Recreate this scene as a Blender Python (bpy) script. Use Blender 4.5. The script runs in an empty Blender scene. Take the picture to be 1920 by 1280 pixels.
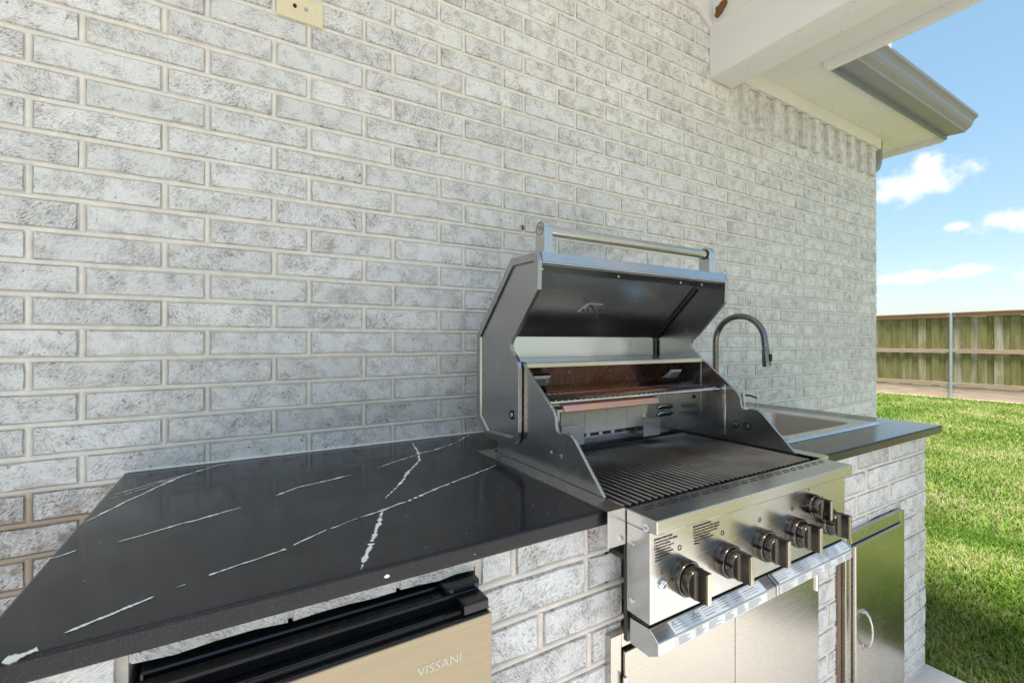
import bpy, bmesh, math, random
import numpy as np
from mathutils import Vector, noise as mnoise
random.seed(7); rng = np.random.default_rng(7)
scene = bpy.context.scene
C = scene.collection
R = math.radians
# ------------------------------------------------------------------ camera
# working frame: x along the brick wall, y = 0 at the wall face (camera at negative y), z relative to eye level;
# at the end every top-level object is lifted by EYE so that the patio slab lies at z = 0.
EYE = 1.31
CAM_Y = -1.485
PSI = math.atan(509 / 853.0)
cam = bpy.data.cameras.new('camera'); camo = bpy.data.objects.new('camera', cam); C.objects.link(camo)
cam.sensor_width = 36.0; cam.lens = 853 / 1920 * 36; cam.clip_start = 0.02; cam.clip_end = 3000
camo.location = (0, CAM_Y, 0); camo.rotation_euler = (R(90), 0, -PSI)
scene.camera = camo
# ------------------------------------------------------------------ sky and sun
SUN_DIR = Vector((-0.56, -0.42, 2.8)).normalized()      # towards the sun
sun_el = math.asin(SUN_DIR.z); sun_az = math.atan2(SUN_DIR.x, SUN_DIR.y)
world = bpy.data.worlds.new('World'); scene.world = world; world.use_nodes = True
nt = world.node_tree; nt.nodes.clear()
def N(t, kind, **kw):
    n = t.nodes.new(kind)
    for k, v in kw.items():
        if k == 'inp':
            for a, b in v.items(): n.inputs[a].default_value = b
        else: setattr(n, k, v)
    return n
def link(t, a, ai, b, bi): t.links.new(a.outputs[ai], b.inputs[bi])
def mathn(t, op, a, b=None, clamp=False):
    n = t.nodes.new('ShaderNodeMath'); n.operation = op; n.use_clamp = clamp
    for i, v in enumerate((a, b)):
        if v is None: continue
        if isinstance(v, (int, float)): n.inputs[i].default_value = v
        else: t.links.new(v, n.inputs[i])
    return n.outputs[0]
sky = N(nt, 'ShaderNodeTexSky', sky_type='NISHITA', sun_disc=False, sun_elevation=sun_el, sun_rotation=sun_az, air_density=1.0, dust_density=1.6, ozone_density=1.5)
tc = N(nt, 'ShaderNodeTexCoord'); sep = N(nt, 'ShaderNodeSeparateXYZ'); link(nt, tc, 'Generated', sep, 0)
dx = mathn(nt, 'MAXIMUM', sep.outputs[0], 0.02)
ca = mathn(nt, 'DIVIDE', sep.outputs[1], dx); cb = mathn(nt, 'DIVIDE', sep.outputs[2], dx)
def blob(a0, b0, ra, rb):      # one cumulus: soft ellipse in direction space (world directions, not screen)
    p = mathn(nt, 'DIVIDE', mathn(nt, 'SUBTRACT', ca, a0), ra); q = mathn(nt, 'DIVIDE', mathn(nt, 'SUBTRACT', cb, b0), rb)
    s = mathn(nt, 'ADD', mathn(nt, 'MULTIPLY', p, p), mathn(nt, 'MULTIPLY', q, q))
    return mathn(nt, 'SUBTRACT', 1.0, mathn(nt, 'SQRT', s))
bl = None
for args in ((.318,.272,.072,.032), (.30,.292,.030,.030), (.345,.268,.045,.026), (.185,.181,.075,.020), (.155,.186,.05,.018), (.335,.112,.07,.013), (.252,.113,.05,.011), (.17,.100,.035,.016), (.262,.186,.018,.010), (.10,.30,.03,.02), (-.12,.20,.12,.03), (-.3,.33,.1,.05), (.55,.25,.1,.04)):
    b = blob(*args); bl = b if bl is None else mathn(nt, 'MAXIMUM', bl, b)
cn = N(nt, 'ShaderNodeTexNoise', inp={'Scale': 26.0, 'Detail': 7.0, 'Roughness': .6}); link(nt, tc, 'Generated', cn, 'Vector')
m1 = mathn(nt, 'ADD', mathn(nt, 'MAXIMUM', bl, -2.0), mathn(nt, 'MULTIPLY', mathn(nt, 'SUBTRACT', cn.outputs[0], .5), 2.2))
mr = N(nt, 'ShaderNodeMapRange', interpolation_type='SMOOTHSTEP', inp={'From Min': -.15, 'From Max': .75}); nt.links.new(m1, mr.inputs[0])
# scattered fair-weather clouds over the rest of the sky
cmap = N(nt, 'ShaderNodeMapping', inp={'Scale': (1, 1, 2.2)}); link(nt, tc, 'Generated', cmap, 'Vector')
cn2 = N(nt, 'ShaderNodeTexNoise', inp={'Scale': 4.0, 'Detail': 6.0, 'Roughness': .55}); link(nt, cmap, 0, cn2, 'Vector')
mr2 = N(nt, 'ShaderNodeMapRange', interpolation_type='SMOOTHSTEP', inp={'From Min': .50, 'From Max': .70, 'To Max': .9}); link(nt, cn2, 0, mr2, 0)
away = N(nt, 'ShaderNodeMapRange', inp={'From Min': .75, 'From Max': .35}); link(nt, sep, 0, away, 0)
scat = mathn(nt, 'MULTIPLY', mr2.outputs[0], away.outputs[0])
# thin haze veil just above the horizon
hz = N(nt, 'ShaderNodeMapRange', interpolation_type='SMOOTHSTEP', inp={'From Min': .16, 'From Max': 0.0, 'To Max': .2}); nt.links.new(mathn(nt, 'ABSOLUTE', sep.outputs[2]), hz.inputs[0])
mask = mathn(nt, 'MAXIMUM', mathn(nt, 'MAXIMUM', mr.outputs[0], scat), hz.outputs[0])
gm = N(nt, 'ShaderNodeGamma', inp={'Gamma': .60}); link(nt, sky, 0, gm, 0)
hs = N(nt, 'ShaderNodeHueSaturation', inp={'Hue': .486, 'Saturation': 1.38, 'Value': 1.0}); link(nt, gm, 0, hs, 'Color')
mixc = N(nt, 'ShaderNodeMix', data_type='RGBA'); nt.links.new(mask, mixc.inputs[0]); link(nt, hs, 0, mixc, 6); mixc.inputs[7].default_value = (2.7, 2.78, 2.85, 1)
bg = N(nt, 'ShaderNodeBackground', inp={'Strength': 0.15}); link(nt, mixc, 2, bg, 0)
world.cycles.sampling_method = 'MANUAL'; world.cycles.sample_map_resolution = 512
wo = N(nt, 'ShaderNodeOutputWorld'); link(nt, bg, 0, wo, 0)
sl = bpy.data.lights.new('sun', 'SUN'); slo = bpy.data.objects.new('sun', sl); C.objects.link(slo)
sl.energy = 3.9; sl.angle = R(13); sl.color = (1, .975, .94)
slo.rotation_euler = (-SUN_DIR).to_track_quat('-Z', 'Y').to_euler(); slo.location = (-3, -3, 12)
vs = scene.view_settings; vs.view_transform = 'Standard'; vs.look = 'None'; vs.gamma = 1; vs.use_curve_mapping = False
vs.exposure = 1.47
scene.cycles.max_bounces = 7; scene.cycles.diffuse_bounces = 4; scene.cycles.glossy_bounces = 4
scene.cycles.sample_clamp_indirect = 6.0; scene.cycles.use_denoising = True

# ------------------------------------------------------------------ helpers
class MB:
    """collects polygons of one part"""
    def __init__(s): s.v = []; s.f = []
    def add(s, vs_, fs):
        o = len(s.v); s.v += [tuple(v) for v in vs_]; s.f += [tuple(i + o for i in f) for f in fs]; return s
    def box(s, x0, x1, y0, y1, z0, z1):
        return s.add([(x, y, z) for x in (x0, x1) for y in (y0, y1) for z in (z0, z1)],
            [(0,1,3,2), (4,6,7,5), (0,4,5,1), (2,3,7,6), (0,2,6,4), (1,5,7,3)])
    def prism(s, prof, axis, lo, hi):        # closed profile extruded along an axis; prof in the two other axes, in order
        n = len(prof)
        def p(a, b, t): return {'x': (t, a, b), 'y': (a, t, b), 'z': (a, b, t)}[axis]
        return s.add([p(a, b, lo) for a, b in prof] + [p(a, b, hi) for a, b in prof],
            [tuple(range(n)), tuple(range(2*n-1, n-1, -1))] + [(i, (i+1) % n, n+(i+1) % n, n+i) for i in range(n)])
    def sheet(s, line, axis, lo, hi, th):    # open polyline with thickness, extruded
        n = len(line); off = []
        for i in range(n):
            a = Vector(line[max(i-1, 0)]); b = Vector(line[min(i+1, n-1)]); d = (b - a).normalized(); off.append((line[i][0]-d.y*th, line[i][1]+d.x*th))
        for i in range(n-1): s.prism([line[i], line[i+1], off[i+1], off[i]], axis, lo, hi)
        return s
    def tube(s, path, r, n=8, caps=True):
        path = [Vector(p) for p in path]; rings = []; up = None
        for i, p in enumerate(path):
            d = (path[min(i+1, len(path)-1)] - path[max(i-1, 0)]).normalized()
            if up is None: up = Vector((0,0,1)) if abs(d.z) < .9 else Vector((1,0,0))
            a = d.cross(up).normalized(); b = a.cross(d).normalized(); up = b
            rr = r[i] if isinstance(r, (list, tuple)) else r
            rings.append([p + a*rr*math.cos(2*math.pi*k/n) + b*rr*math.sin(2*math.pi*k/n) for k in range(n)])
        fs = [(i*n+k, i*n+(k+1) % n, (i+1)*n+(k+1) % n, (i+1)*n+k) for i in range(len(path)-1) for k in range(n)]
        if caps: fs += [tuple(range(n-1, -1, -1)), tuple((len(path)-1)*n+k for k in range(n))]
        return s.add([v for q in rings for v in q], fs)
    def cyl(s, p, axis, r, h, n=24, r2=None):
        d = {'x': Vector((1,0,0)), 'y': Vector((0,1,0)), 'z': Vector((0,0,1))}[axis]
        return s.tube([Vector(p), Vector(p)+d*h], [r, r if r2 is None else r2], n)
    def ring(s, c, axis, r0, r1, h, n=24):   # flat annulus with thickness h along axis
        e = {'x': ((0,1,0),(0,0,1),(1,0,0)), 'y': ((1,0,0),(0,0,1),(0,1,0)), 'z': ((1,0,0),(0,1,0),(0,0,1))}[axis]
        A, B, D = map(Vector, e); c = Vector(c); v = []
        for k in range(n):
            w = A*math.cos(2*math.pi*k/n) + B*math.sin(2*math.pi*k/n)
            v += [c+w*r0, c+w*r1, c+w*r1+D*h, c+w*r0+D*h]
        return s.add(v, [(k*4+j, k*4+(j+1) % 4, ((k+1) % n)*4+(j+1) % 4, ((k+1) % n)*4+j) for k in range(n) for j in range(4)])
    def loft(s, loops, cap0=False, cap1=False):
        n = len(loops[0]); fs = [(i*n+k, i*n+(k+1) % n, (i+1)*n+(k+1) % n, (i+1)*n+k) for i in range(len(loops)-1) for k in range(n)]
        if cap0: fs.append(tuple(range(n-1, -1, -1)))
        if cap1: fs.append(tuple((len(loops)-1)*n+k for k in range(n)))
        return s.add([p for l in loops for p in l], fs)
    def build(s, name, mat, parent=None, bevel=0, seg=2, smooth=None, kind=None, recalc=True):
        off = WORLD(parent) if parent else Vector((0,0,0))
        me = bpy.data.meshes.new(name)
        me.from_pydata([(x-off.x, y-off.y, z-off.z) for x, y, z in s.v], [], s.f)
        if recalc:
            bm = bmesh.new(); bm.from_mesh(me); bmesh.ops.recalc_face_normals(bm, faces=bm.faces); bm.to_mesh(me); bm.free()
        me.materials.append(mat)
        if smooth:
            me.polygons.foreach_set('use_smooth', [True]*len(me.polygons))
            me.set_sharp_from_angle(angle=R(smooth))
        o = bpy.data.objects.new(name, me); C.objects.link(o)
        if parent: o.parent = parent
        if bevel:
            b = o.modifiers.new('bevel', 'BEVEL'); b.width = bevel; b.segments = seg; b.limit_method = 'ANGLE'; b.angle_limit = R(35)
        if kind: o['kind'] = kind
        return o
def WORLD(o):
    v = Vector(o.location)
    while o.parent: o = o.parent; v += Vector(o.location)
    return v
def thing(name, label, cat, loc, group=None):
    o = bpy.data.objects.new(name, None); C.objects.link(o); o.location = loc; o.empty_display_size = .1
    return tag(o, label, cat, group)
def tag(o, label, cat, group=None):
    o['label'] = label; o['category'] = cat
    if group: o['group'] = group
    return o
def inst(me, name, parent, loc, rot=(0,0,0), scale=None):
    o = bpy.data.objects.new(name, me); C.objects.link(o); o.parent = parent
    o.location = Vector(loc) - WORLD(parent); o.rotation_euler = rot
    if scale: o.scale = scale
    return o
def offset_poly(pts, d):                     # inset of a closed polygon (positive = towards the inside)
    area = sum(a[0]*b[1]-b[0]*a[1] for a, b in zip(pts, pts[1:]+pts[:1])); sg = 1 if area > 0 else -1
    out = []; n = len(pts)
    for i in range(n):
        p0, p1, p2 = Vector(pts[i-1]), Vector(pts[i]), Vector(pts[(i+1) % n])
        a = (p1-p0).normalized(); b = (p2-p1).normalized()
        na = Vector((-a.y, a.x))*sg; nb = Vector((-b.y, b.x))*sg
        k = max(1 + na.dot(nb), .35); out.append(tuple(p1 + (na+nb)*d/k))
    return out
def rrect(x0, x1, y0, y1, r, z, n=6):
    pts = []
    for cx, cy, a0 in ((x1-r, y1-r, 0), (x0+r, y1-r, 90), (x0+r, y0+r, 180), (x1-r, y0+r, 270)):
        for k in range(n+1):
            a = R(a0 + 90*k/n); pts.append((cx+r*math.cos(a), cy+r*math.sin(a), z))
    return pts
def text_mesh(name, body, mat, parent, origin, size, facing='-y', sx=1.0, depth=.0002, align='LEFT', spacing=1.0, bold=0.0, linesp=1.0):
    cu = bpy.data.curves.new(name, 'FONT'); cu.body = body; cu.size = size; cu.align_x = align; cu.extrude = depth; cu.space_character = spacing; cu.offset = bold; cu.resolution_u = 2; cu.space_line = linesp
    o = bpy.data.objects.new(name+'_tmp', cu); C.objects.link(o); dg = bpy.context.evaluated_depsgraph_get(); dg.update()
    me = bpy.data.meshes.new_from_object(o.evaluated_get(dg)); bpy.data.objects.remove(o); bpy.data.curves.remove(cu)
    me.name = name; me.materials.clear(); me.materials.append(mat)
    p = bpy.data.objects.new(name, me); C.objects.link(p); p.parent = parent
    p.location = Vector(origin) - WORLD(parent); p.rotation_euler = (R(90), 0, 0); p.scale = (sx, 1, 1)
    return p

# ------------------------------------------------------------------ materials
def mat(name):
    m = bpy.data.materials.new(name); m.use_nodes = True; t = m.node_tree; return m, t, t.nodes['Principled BSDF']
def simple(name, col, rough=.5, metal=0.0, spec=.5, var=.0, vscale=20, bump=0.0, bscale=80, vstretch=(1,1,1), coat=0):
    m, t, p = mat(name); p.inputs['Roughness'].default_value = rough; p.inputs['Metallic'].default_value = metal
    p.inputs['Base Color'].default_value = (*col, 1); p.inputs['Specular IOR Level'].default_value = spec; p.inputs['Coat Weight'].default_value = coat
    g = N(t, 'ShaderNodeNewGeometry'); mp = N(t, 'ShaderNodeMapping', inp={'Scale': vstretch}); link(t, g, 'Position', mp, 0)
    if var:
        n = N(t, 'ShaderNodeTexNoise', inp={'Scale': vscale, 'Detail': 5, 'Roughness': .6}); link(t, mp, 0, n, 0)
        mx = N(t, 'ShaderNodeMix', data_type='RGBA'); mx.inputs[6].default_value = (*[c*(1-var) for c in col], 1); mx.inputs[7].default_value = (*[min(1, c*(1+var)) for c in col], 1)
        r = N(t, 'ShaderNodeMapRange', inp={'From Min': .3, 'From Max': .7}); link(t, n, 0, r, 0); link(t, r, 0, mx, 0); link(t, mx, 2, p, 'Base Color')
    if bump:
        n2 = N(t, 'ShaderNodeTexNoise', inp={'Scale': bscale, 'Detail': 4}); link(t, mp, 0, n2, 0)
        b = N(t, 'ShaderNodeBump', inp={'Strength': bump, 'Distance': .002}); link(t, n2, 0, b, 'Height'); link(t, b, 0, p, 'Normal')
    return m
def steel(name, col, rough, stretch, aniso=.0, bump=.02, tint=None, smudge=.06):
    m, t, p = mat(name); p.inputs['Metallic'].default_value = 1; p.inputs['Base Color'].default_value = (*col, 1)
    p.inputs['Anisotropic'].default_value = aniso
    g = N(t, 'ShaderNodeNewGeometry'); mp = N(t, 'ShaderNodeMapping', inp={'Scale': stretch}); link(t, g, 'Position', mp, 0)
    n = N(t, 'ShaderNodeTexNoise', inp={'Scale': 1.0, 'Detail': 3, 'Roughness': .7}); link(t, mp, 0, n, 0)
    n3 = N(t, 'ShaderNodeTexNoise', inp={'Scale': 9.0, 'Detail': 4}); link(t, g, 'Position', n3, 0)
    r = N(t, 'ShaderNodeMapRange', inp={'From Min': .25, 'From Max': .75, 'To Min': rough*.8, 'To Max': rough*1.2}); link(t, n, 0, r, 0)
    t.links.new(mathn(t, 'ADD', r.outputs[0], mathn(t, 'MULTIPLY', mathn(t, 'SUBTRACT', n3.outputs[0], .45), smudge*2)), p.inputs['Roughness'])
    b = N(t, 'ShaderNodeBump', inp={'Strength': bump, 'Distance': .001}); link(t, n, 0, b, 'Height'); link(t, b, 0, p, 'Normal')
    if tint:
        mx = N(t, 'ShaderNodeMix', data_type='RGBA'); mx.inputs[6].default_value = (*col, 1); mx.inputs[7].default_value = (*tint, 1)
        rr = N(t, 'ShaderNodeMapRange', inp={'From Min': .4, 'From Max': .68}); link(t, n3, 0, rr, 0); link(t, rr, 0, mx, 0); link(t, mx, 2, p, 'Base Color')
    return m

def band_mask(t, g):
    # courses below counter level next to the island turn darker and browner, brick and mortar alike
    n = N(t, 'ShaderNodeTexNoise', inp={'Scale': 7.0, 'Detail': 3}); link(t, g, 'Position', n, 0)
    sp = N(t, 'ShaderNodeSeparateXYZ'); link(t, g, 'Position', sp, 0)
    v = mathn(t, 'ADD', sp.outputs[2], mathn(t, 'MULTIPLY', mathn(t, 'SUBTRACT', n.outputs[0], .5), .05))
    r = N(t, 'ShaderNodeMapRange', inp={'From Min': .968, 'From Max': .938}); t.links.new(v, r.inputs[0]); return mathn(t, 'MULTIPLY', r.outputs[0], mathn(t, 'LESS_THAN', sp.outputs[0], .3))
def make_brick_mat(name, band=False):
    m, t, p = mat(name); p.inputs['Roughness'].default_value = .86; p.inputs['Specular IOR Level'].default_value = .25
    oi = N(t, 'ShaderNodeObjectInfo'); g = N(t, 'ShaderNodeNewGeometry')
    rnd = mathn(t, 'FRACT', mathn(t, 'ADD', mathn(t, 'MULTIPLY', oi.outputs['Random'], 1.0), mathn(t, 'MULTIPLY', g.outputs['Random Per Island'], 1.0)))
    # per-brick shift of the pattern
    sh = N(t, 'ShaderNodeCombineXYZ'); 
    t.links.new(mathn(t, 'MULTIPLY', rnd, 37.0), sh.inputs[0]); t.links.new(mathn(t, 'MULTIPLY', rnd, 91.0), sh.inputs[1]); t.links.new(mathn(t, 'MULTIPLY', rnd, 53.0), sh.inputs[2])
    pos = N(t, 'ShaderNodeVectorMath', operation='ADD'); link(t, g, 'Position', pos, 0); link(t, sh, 0, pos, 1)
    # warp
    nw = N(t, 'ShaderNodeTexNoise', inp={'Scale': 22.0, 'Detail': 2}); link(t, pos, 0, nw, 0)
    wv = N(t, 'ShaderNodeVectorMath', operation='MULTIPLY_ADD'); link(t, nw, 'Color', wv, 0); wv.inputs[1].default_value = (.022, .022, .022); link(t, pos, 0, wv, 2)
    nsep = N(t, 'ShaderNodeSeparateColor'); link(t, nw, 'Color', nsep, 0)
    rot = N(t, 'ShaderNodeVectorRotate', rotation_type='Y_AXIS'); link(t, wv, 0, rot, 0)
    t.links.new(mathn(t, 'ADD', .35, mathn(t, 'ADD', mathn(t, 'MULTIPLY', rnd, .5), mathn(t, 'MULTIPLY', mathn(t, 'GREATER_THAN', mathn(t, 'FRACT', mathn(t, 'MULTIPLY', rnd, 5.3)), .68), -1.45))), rot.inputs['Angle'])
    smp = N(t, 'ShaderNodeMapping', inp={'Scale': (115, 80, 520)}); link(t, rot, 0, smp, 0)
    smix = N(t, 'ShaderNodeTexNoise', inp={'Scale': 1.0, 'Detail': 3.0, 'Roughness': .7}); link(t, smp, 0, smix, 0)
    fine = N(t, 'ShaderNodeTexNoise', inp={'Scale': 480.0, 'Detail': 1.0, 'Roughness': .7}); link(t, pos, 0, fine, 0)
    # large worn patches
    pat = N(t, 'ShaderNodeTexNoise', inp={'Scale': 19.0, 'Detail': 4.0, 'Roughness': .68}); link(t, pos, 0, pat, 0)
    worn = N(t, 'ShaderNodeMapRange', inp={'From Min': .44, 'From Max': .70}); link(t, pat, 0, worn, 0)
    stroke_mask = N(t, 'ShaderNodeMapRange', inp={'From Min': .53, 'From Max': .36}); link(t, smix, 0, stroke_mask, 0)     # crevices between brush marks: bare brick
    perb = mathn(t, 'MULTIPLY', mathn(t, 'FRACT', mathn(t, 'MULTIPLY', rnd, 7.31)), .32)
    amt = mathn(t, 'ADD', .22, mathn(t, 'ADD', perb, mathn(t, 'MULTIPLY', worn.outputs[0], .8)))
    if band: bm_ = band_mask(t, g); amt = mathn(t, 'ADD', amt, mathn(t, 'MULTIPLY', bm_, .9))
    crev = mathn(t, 'MULTIPLY', stroke_mask.outputs[0], amt, clamp=True)
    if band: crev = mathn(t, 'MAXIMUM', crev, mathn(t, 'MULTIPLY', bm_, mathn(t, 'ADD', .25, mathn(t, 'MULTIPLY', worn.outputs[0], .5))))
    # bare brick colour: grey to brown
    bare = N(t, 'ShaderNodeValToRGB'); link(t, nsep, 2, bare, 0); e = bare.color_ramp.elements
    e[0].position = .42; e[0].color = (.20, .19, .18, 1); e[1].position = .60; e[1].color = (.19, .125, .085, 1)
    wash = N(t, 'ShaderNodeMix', data_type='RGBA'); link(t, worn, 0, wash, 0)
    wash.inputs[6].default_value = (.80, .785, .765, 1); wash.inputs[7].default_value = (.61, .595, .58, 1)
    base = N(t, 'ShaderNodeMix', data_type='RGBA'); t.links.new(crev, base.inputs[0]); link(t, wash, 2, base, 6); link(t, bare, 0, base, 7)
    # brown chips where the wash is missing
    chip = N(t, 'ShaderNodeTexNoise', inp={'Scale': 60.0, 'Detail': 3.0, 'Roughness': .7}); link(t, pos, 0, chip, 0)
    chipr = N(t, 'ShaderNodeMapRange', inp={'From Min': .66, 'From Max': .70, 'To Max': .75}); link(t, chip, 0, chipr, 0)
    base2 = N(t, 'ShaderNodeMix', data_type='RGBA'); link(t, chipr, 0, base2, 0); link(t, base, 2, base2, 6); base2.inputs[7].default_value = (.17, .12, .085, 1)
    br = N(t, 'ShaderNodeHueSaturation'); link(t, base2, 2, br, 'Color'); t.links.new(mathn(t, 'ADD', .92, mathn(t, 'MULTIPLY', mathn(t, 'FRACT', mathn(t, 'MULTIPLY', rnd, 3.77)), .15)), br.inputs['Value'])
    link(t, br, 0, p, 'Base Color')
    h = mathn(t, 'ADD', mathn(t, 'MULTIPLY', smix.outputs[0], 1.0), mathn(t, 'MULTIPLY', fine.outputs[0], .22))
    b = N(t, 'ShaderNodeBump', inp={'Strength': .85, 'Distance': .0021}); t.links.new(h, b.inputs['Height']); link(t, b, 0, p, 'Normal')
    return m
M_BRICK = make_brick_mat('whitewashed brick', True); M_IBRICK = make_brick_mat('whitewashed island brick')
M_IMORTAR = simple('cream island mortar', (.72, .65, .58), .9, spec=.2, var=.14, vscale=22, bump=.55, bscale=300)
M_MORTAR = simple('cream mortar', (.75, .70, .635), .9, spec=.2, var=.12, vscale=22, bump=.55, bscale=300)
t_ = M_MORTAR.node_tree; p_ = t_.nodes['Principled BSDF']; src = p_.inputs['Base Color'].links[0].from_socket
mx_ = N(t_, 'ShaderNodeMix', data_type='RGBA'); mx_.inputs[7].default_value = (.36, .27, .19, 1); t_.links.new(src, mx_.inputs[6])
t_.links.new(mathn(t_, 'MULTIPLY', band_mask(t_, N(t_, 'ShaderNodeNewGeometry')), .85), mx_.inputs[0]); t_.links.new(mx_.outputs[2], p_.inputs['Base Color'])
M_CREAMPAINT = simple('painted soffit board', (.74, .725, .68), .6, var=.05, vscale=3, bump=.05, bscale=40)
M_WHITEPAINT = simple('painted trim board', (.72, .705, .685), .55, var=.05, vscale=5, bump=.08, bscale=150, vstretch=(1, .1, 1))
M_CEIL = simple('painted ceiling board', (.74, .72, .69), .6, var=.04, vscale=4)
M_GUTTER = simple('grey painted aluminium', (.27, .275, .29), .38, metal=.1, var=.05, vscale=6)
M_FLASH = simple('blue grey drip edge', (.20, .24, .26), .5)
M_ROOF = simple('roof shingle', (.09, .08, .075), .9, var=.3, vscale=30)
M_STEEL = steel('brushed stainless', (.55, .54, .53), .23, (6, 6, 500), bump=.004)
M_STEELX = steel('brushed stainless sides', (.42, .415, .41), .24, (500, 6, 6), bump=.012)
M_STEELY = steel('satin stainless hood', (.47, .46, .45), .17, (4, 700, 700), bump=.01)
M_LINER = steel('polished liner stainless', (.60, .60, .60), .22, (4, 600, 600), bump=.002)
M_DARKSTEEL = steel('sooty steel', (.10, .095, .09), .45, (5, 200, 200), bump=.02)
M_GRATE = steel('cooked grate steel', (.42, .41, .40), .33, (300, 8, 300), bump=.03, tint=(.27, .26, .25))
M_KNOB = steel('bronze nickel knob', (.14, .122, .105), .18, (300, 300, 10), bump=.01)
M_KNOBFACE = steel('nickel knob edge', (.60, .54, .45), .22, (300, 300, 10), bump=.01)
M_CHROME = simple('chrome', (.75, .75, .76), .10, metal=1)
M_DOORSTEEL = steel('door stainless', (.52, .49, .445), .25, (5, 5, 240), bump=.002, smudge=.05)
M_SINK = steel('sink stainless', (.66, .65, .64), .25, (5, 300, 300), bump=.015)
M_BASIN = steel('satin basin steel', (.50, .455, .40), .34, (5, 300, 300), bump=.005)
M_BLADE_K = steel('dark bronze grip', (.085, .075, .062), .22, (300, 300, 10), bump=.005)
M_FAUCET = steel('gunmetal faucet', (.20, .195, .19), .24, (200, 200, 8), bump=.01)
M_COPPER = steel('heat tinted steel', (.95, .50, .28), .36, (160, 6, 6), bump=.03, tint=(.86, .48, .42))
M_RUST = steel('heat stained back wall', (.21, .17, .14), .26, (120, 8, 8), bump=.02, tint=(.19, .07, .02))
M_BLACK = simple('black plastic', (.008, .008, .009), .22, var=.2, vscale=40)
M_DARK = simple('dark cavity', (.02, .02, .02), .8)
M_FRIDGE = simple('champagne metal', (.33, .275, .19), .36, metal=.75, var=.07, vscale=5, vstretch=(1, 1, 60))
M_PRINT = simple('black print', (.05, .03, .03), .6)
M_PALEPRINT = simple('pale silver lettering', (.58, .54, .46), .4)
M_STICKER = simple('clear white sticker', (.72, .73, .74), .35)
M_GLASS = simple('lamp lens', (.30, .32, .33), .08, metal=.6, spec=.8)
M_CERAMIC = simple('cream ceramic tile', (.70, .64, .54), .8, var=.06, vscale=60, bump=.6, bscale=900)
M_PLATE = simple('ivory plastic', (.74, .64, .42), .4, var=.03, vscale=30)
M_NEST = simple('dried mud', (.17, .075, .025), .95, var=.35, vscale=120, bump=1, bscale=250)
M_CONCRETE = simple('broom finished concrete', (.52, .50, .47), .85, var=.09, vscale=3.2, bump=.25, bscale=260)
M_CEDAR = simple('fresh cedar rail', (.36, .205, .115), .8, var=.22, vscale=9, vstretch=(1, .25, 4))
M_KICK = simple('pale kick board', (.43, .335, .26), .85, var=.2, vscale=7, vstretch=(1, .3, 3))
M_CEDARGREY = simple('weathered cedar rail', (.36, .26, .19), .85, var=.22, vscale=9, vstretch=(1, .25, 4))
M_GALV = simple('galvanised steel', (.42, .47, .50), .42, metal=.55, var=.06, vscale=14)
M_WOOD = simple('raw wood shim', (.20, .135, .09), .8, var=.35, vscale=40, vstretch=(3, 3, .2))
M_SOIL = simple('pale soil', (.45, .38, .27), .95, var=.25, vscale=8)
def make_stone():
    m, t, p = mat('charcoal quartz'); p.inputs['Roughness'].default_value = .2; p.inputs['Specular IOR Level'].default_value = .28
    g = N(t, 'ShaderNodeNewGeometry')
    n = N(t, 'ShaderNodeTexNoise', inp={'Scale': 7.0, 'Detail': 6, 'Roughness': .65}); link(t, g, 'Position', n, 0)
    r = N(t, 'ShaderNodeValToRGB'); link(t, n, 0, r, 0); e = r.color_ramp.elements
    e[0].position = .3; e[0].color = (.010, .010, .012, 1); e[1].position = .75; e[1].color = (.020, .020, .023, 1)
    sp = N(t, 'ShaderNodeTexNoise', inp={'Scale': 900.0, 'Detail': 1}); link(t, g, 'Position', sp, 0)
    sr = N(t, 'ShaderNodeMapRange', inp={'From Min': .64, 'From Max': .74, 'To Max': .6}); link(t, sp, 0, sr, 0)
    mx = N(t, 'ShaderNodeMix', data_type='RGBA'); link(t, sr, 0, mx, 0); link(t, r, 0, mx, 6); mx.inputs[7].default_value = (.16, .16, .19, 1); link(t, mx, 2, p, 'Base Color')
    rr = N(t, 'ShaderNodeMapRange', inp={'From Min': .3, 'From Max': .7, 'To Min': .10, 'To Max': .18}); link(t, n, 0, rr, 0); link(t, rr, 0, p, 'Roughness')
    return m
M_STONE = make_stone()
M_HALO = simple('grey vein edge', (.15, .15, .15), .25)
M_VEIN = simple('white quartz vein', (.86, .86, .82), .3, var=.10, vscale=150)
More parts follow.
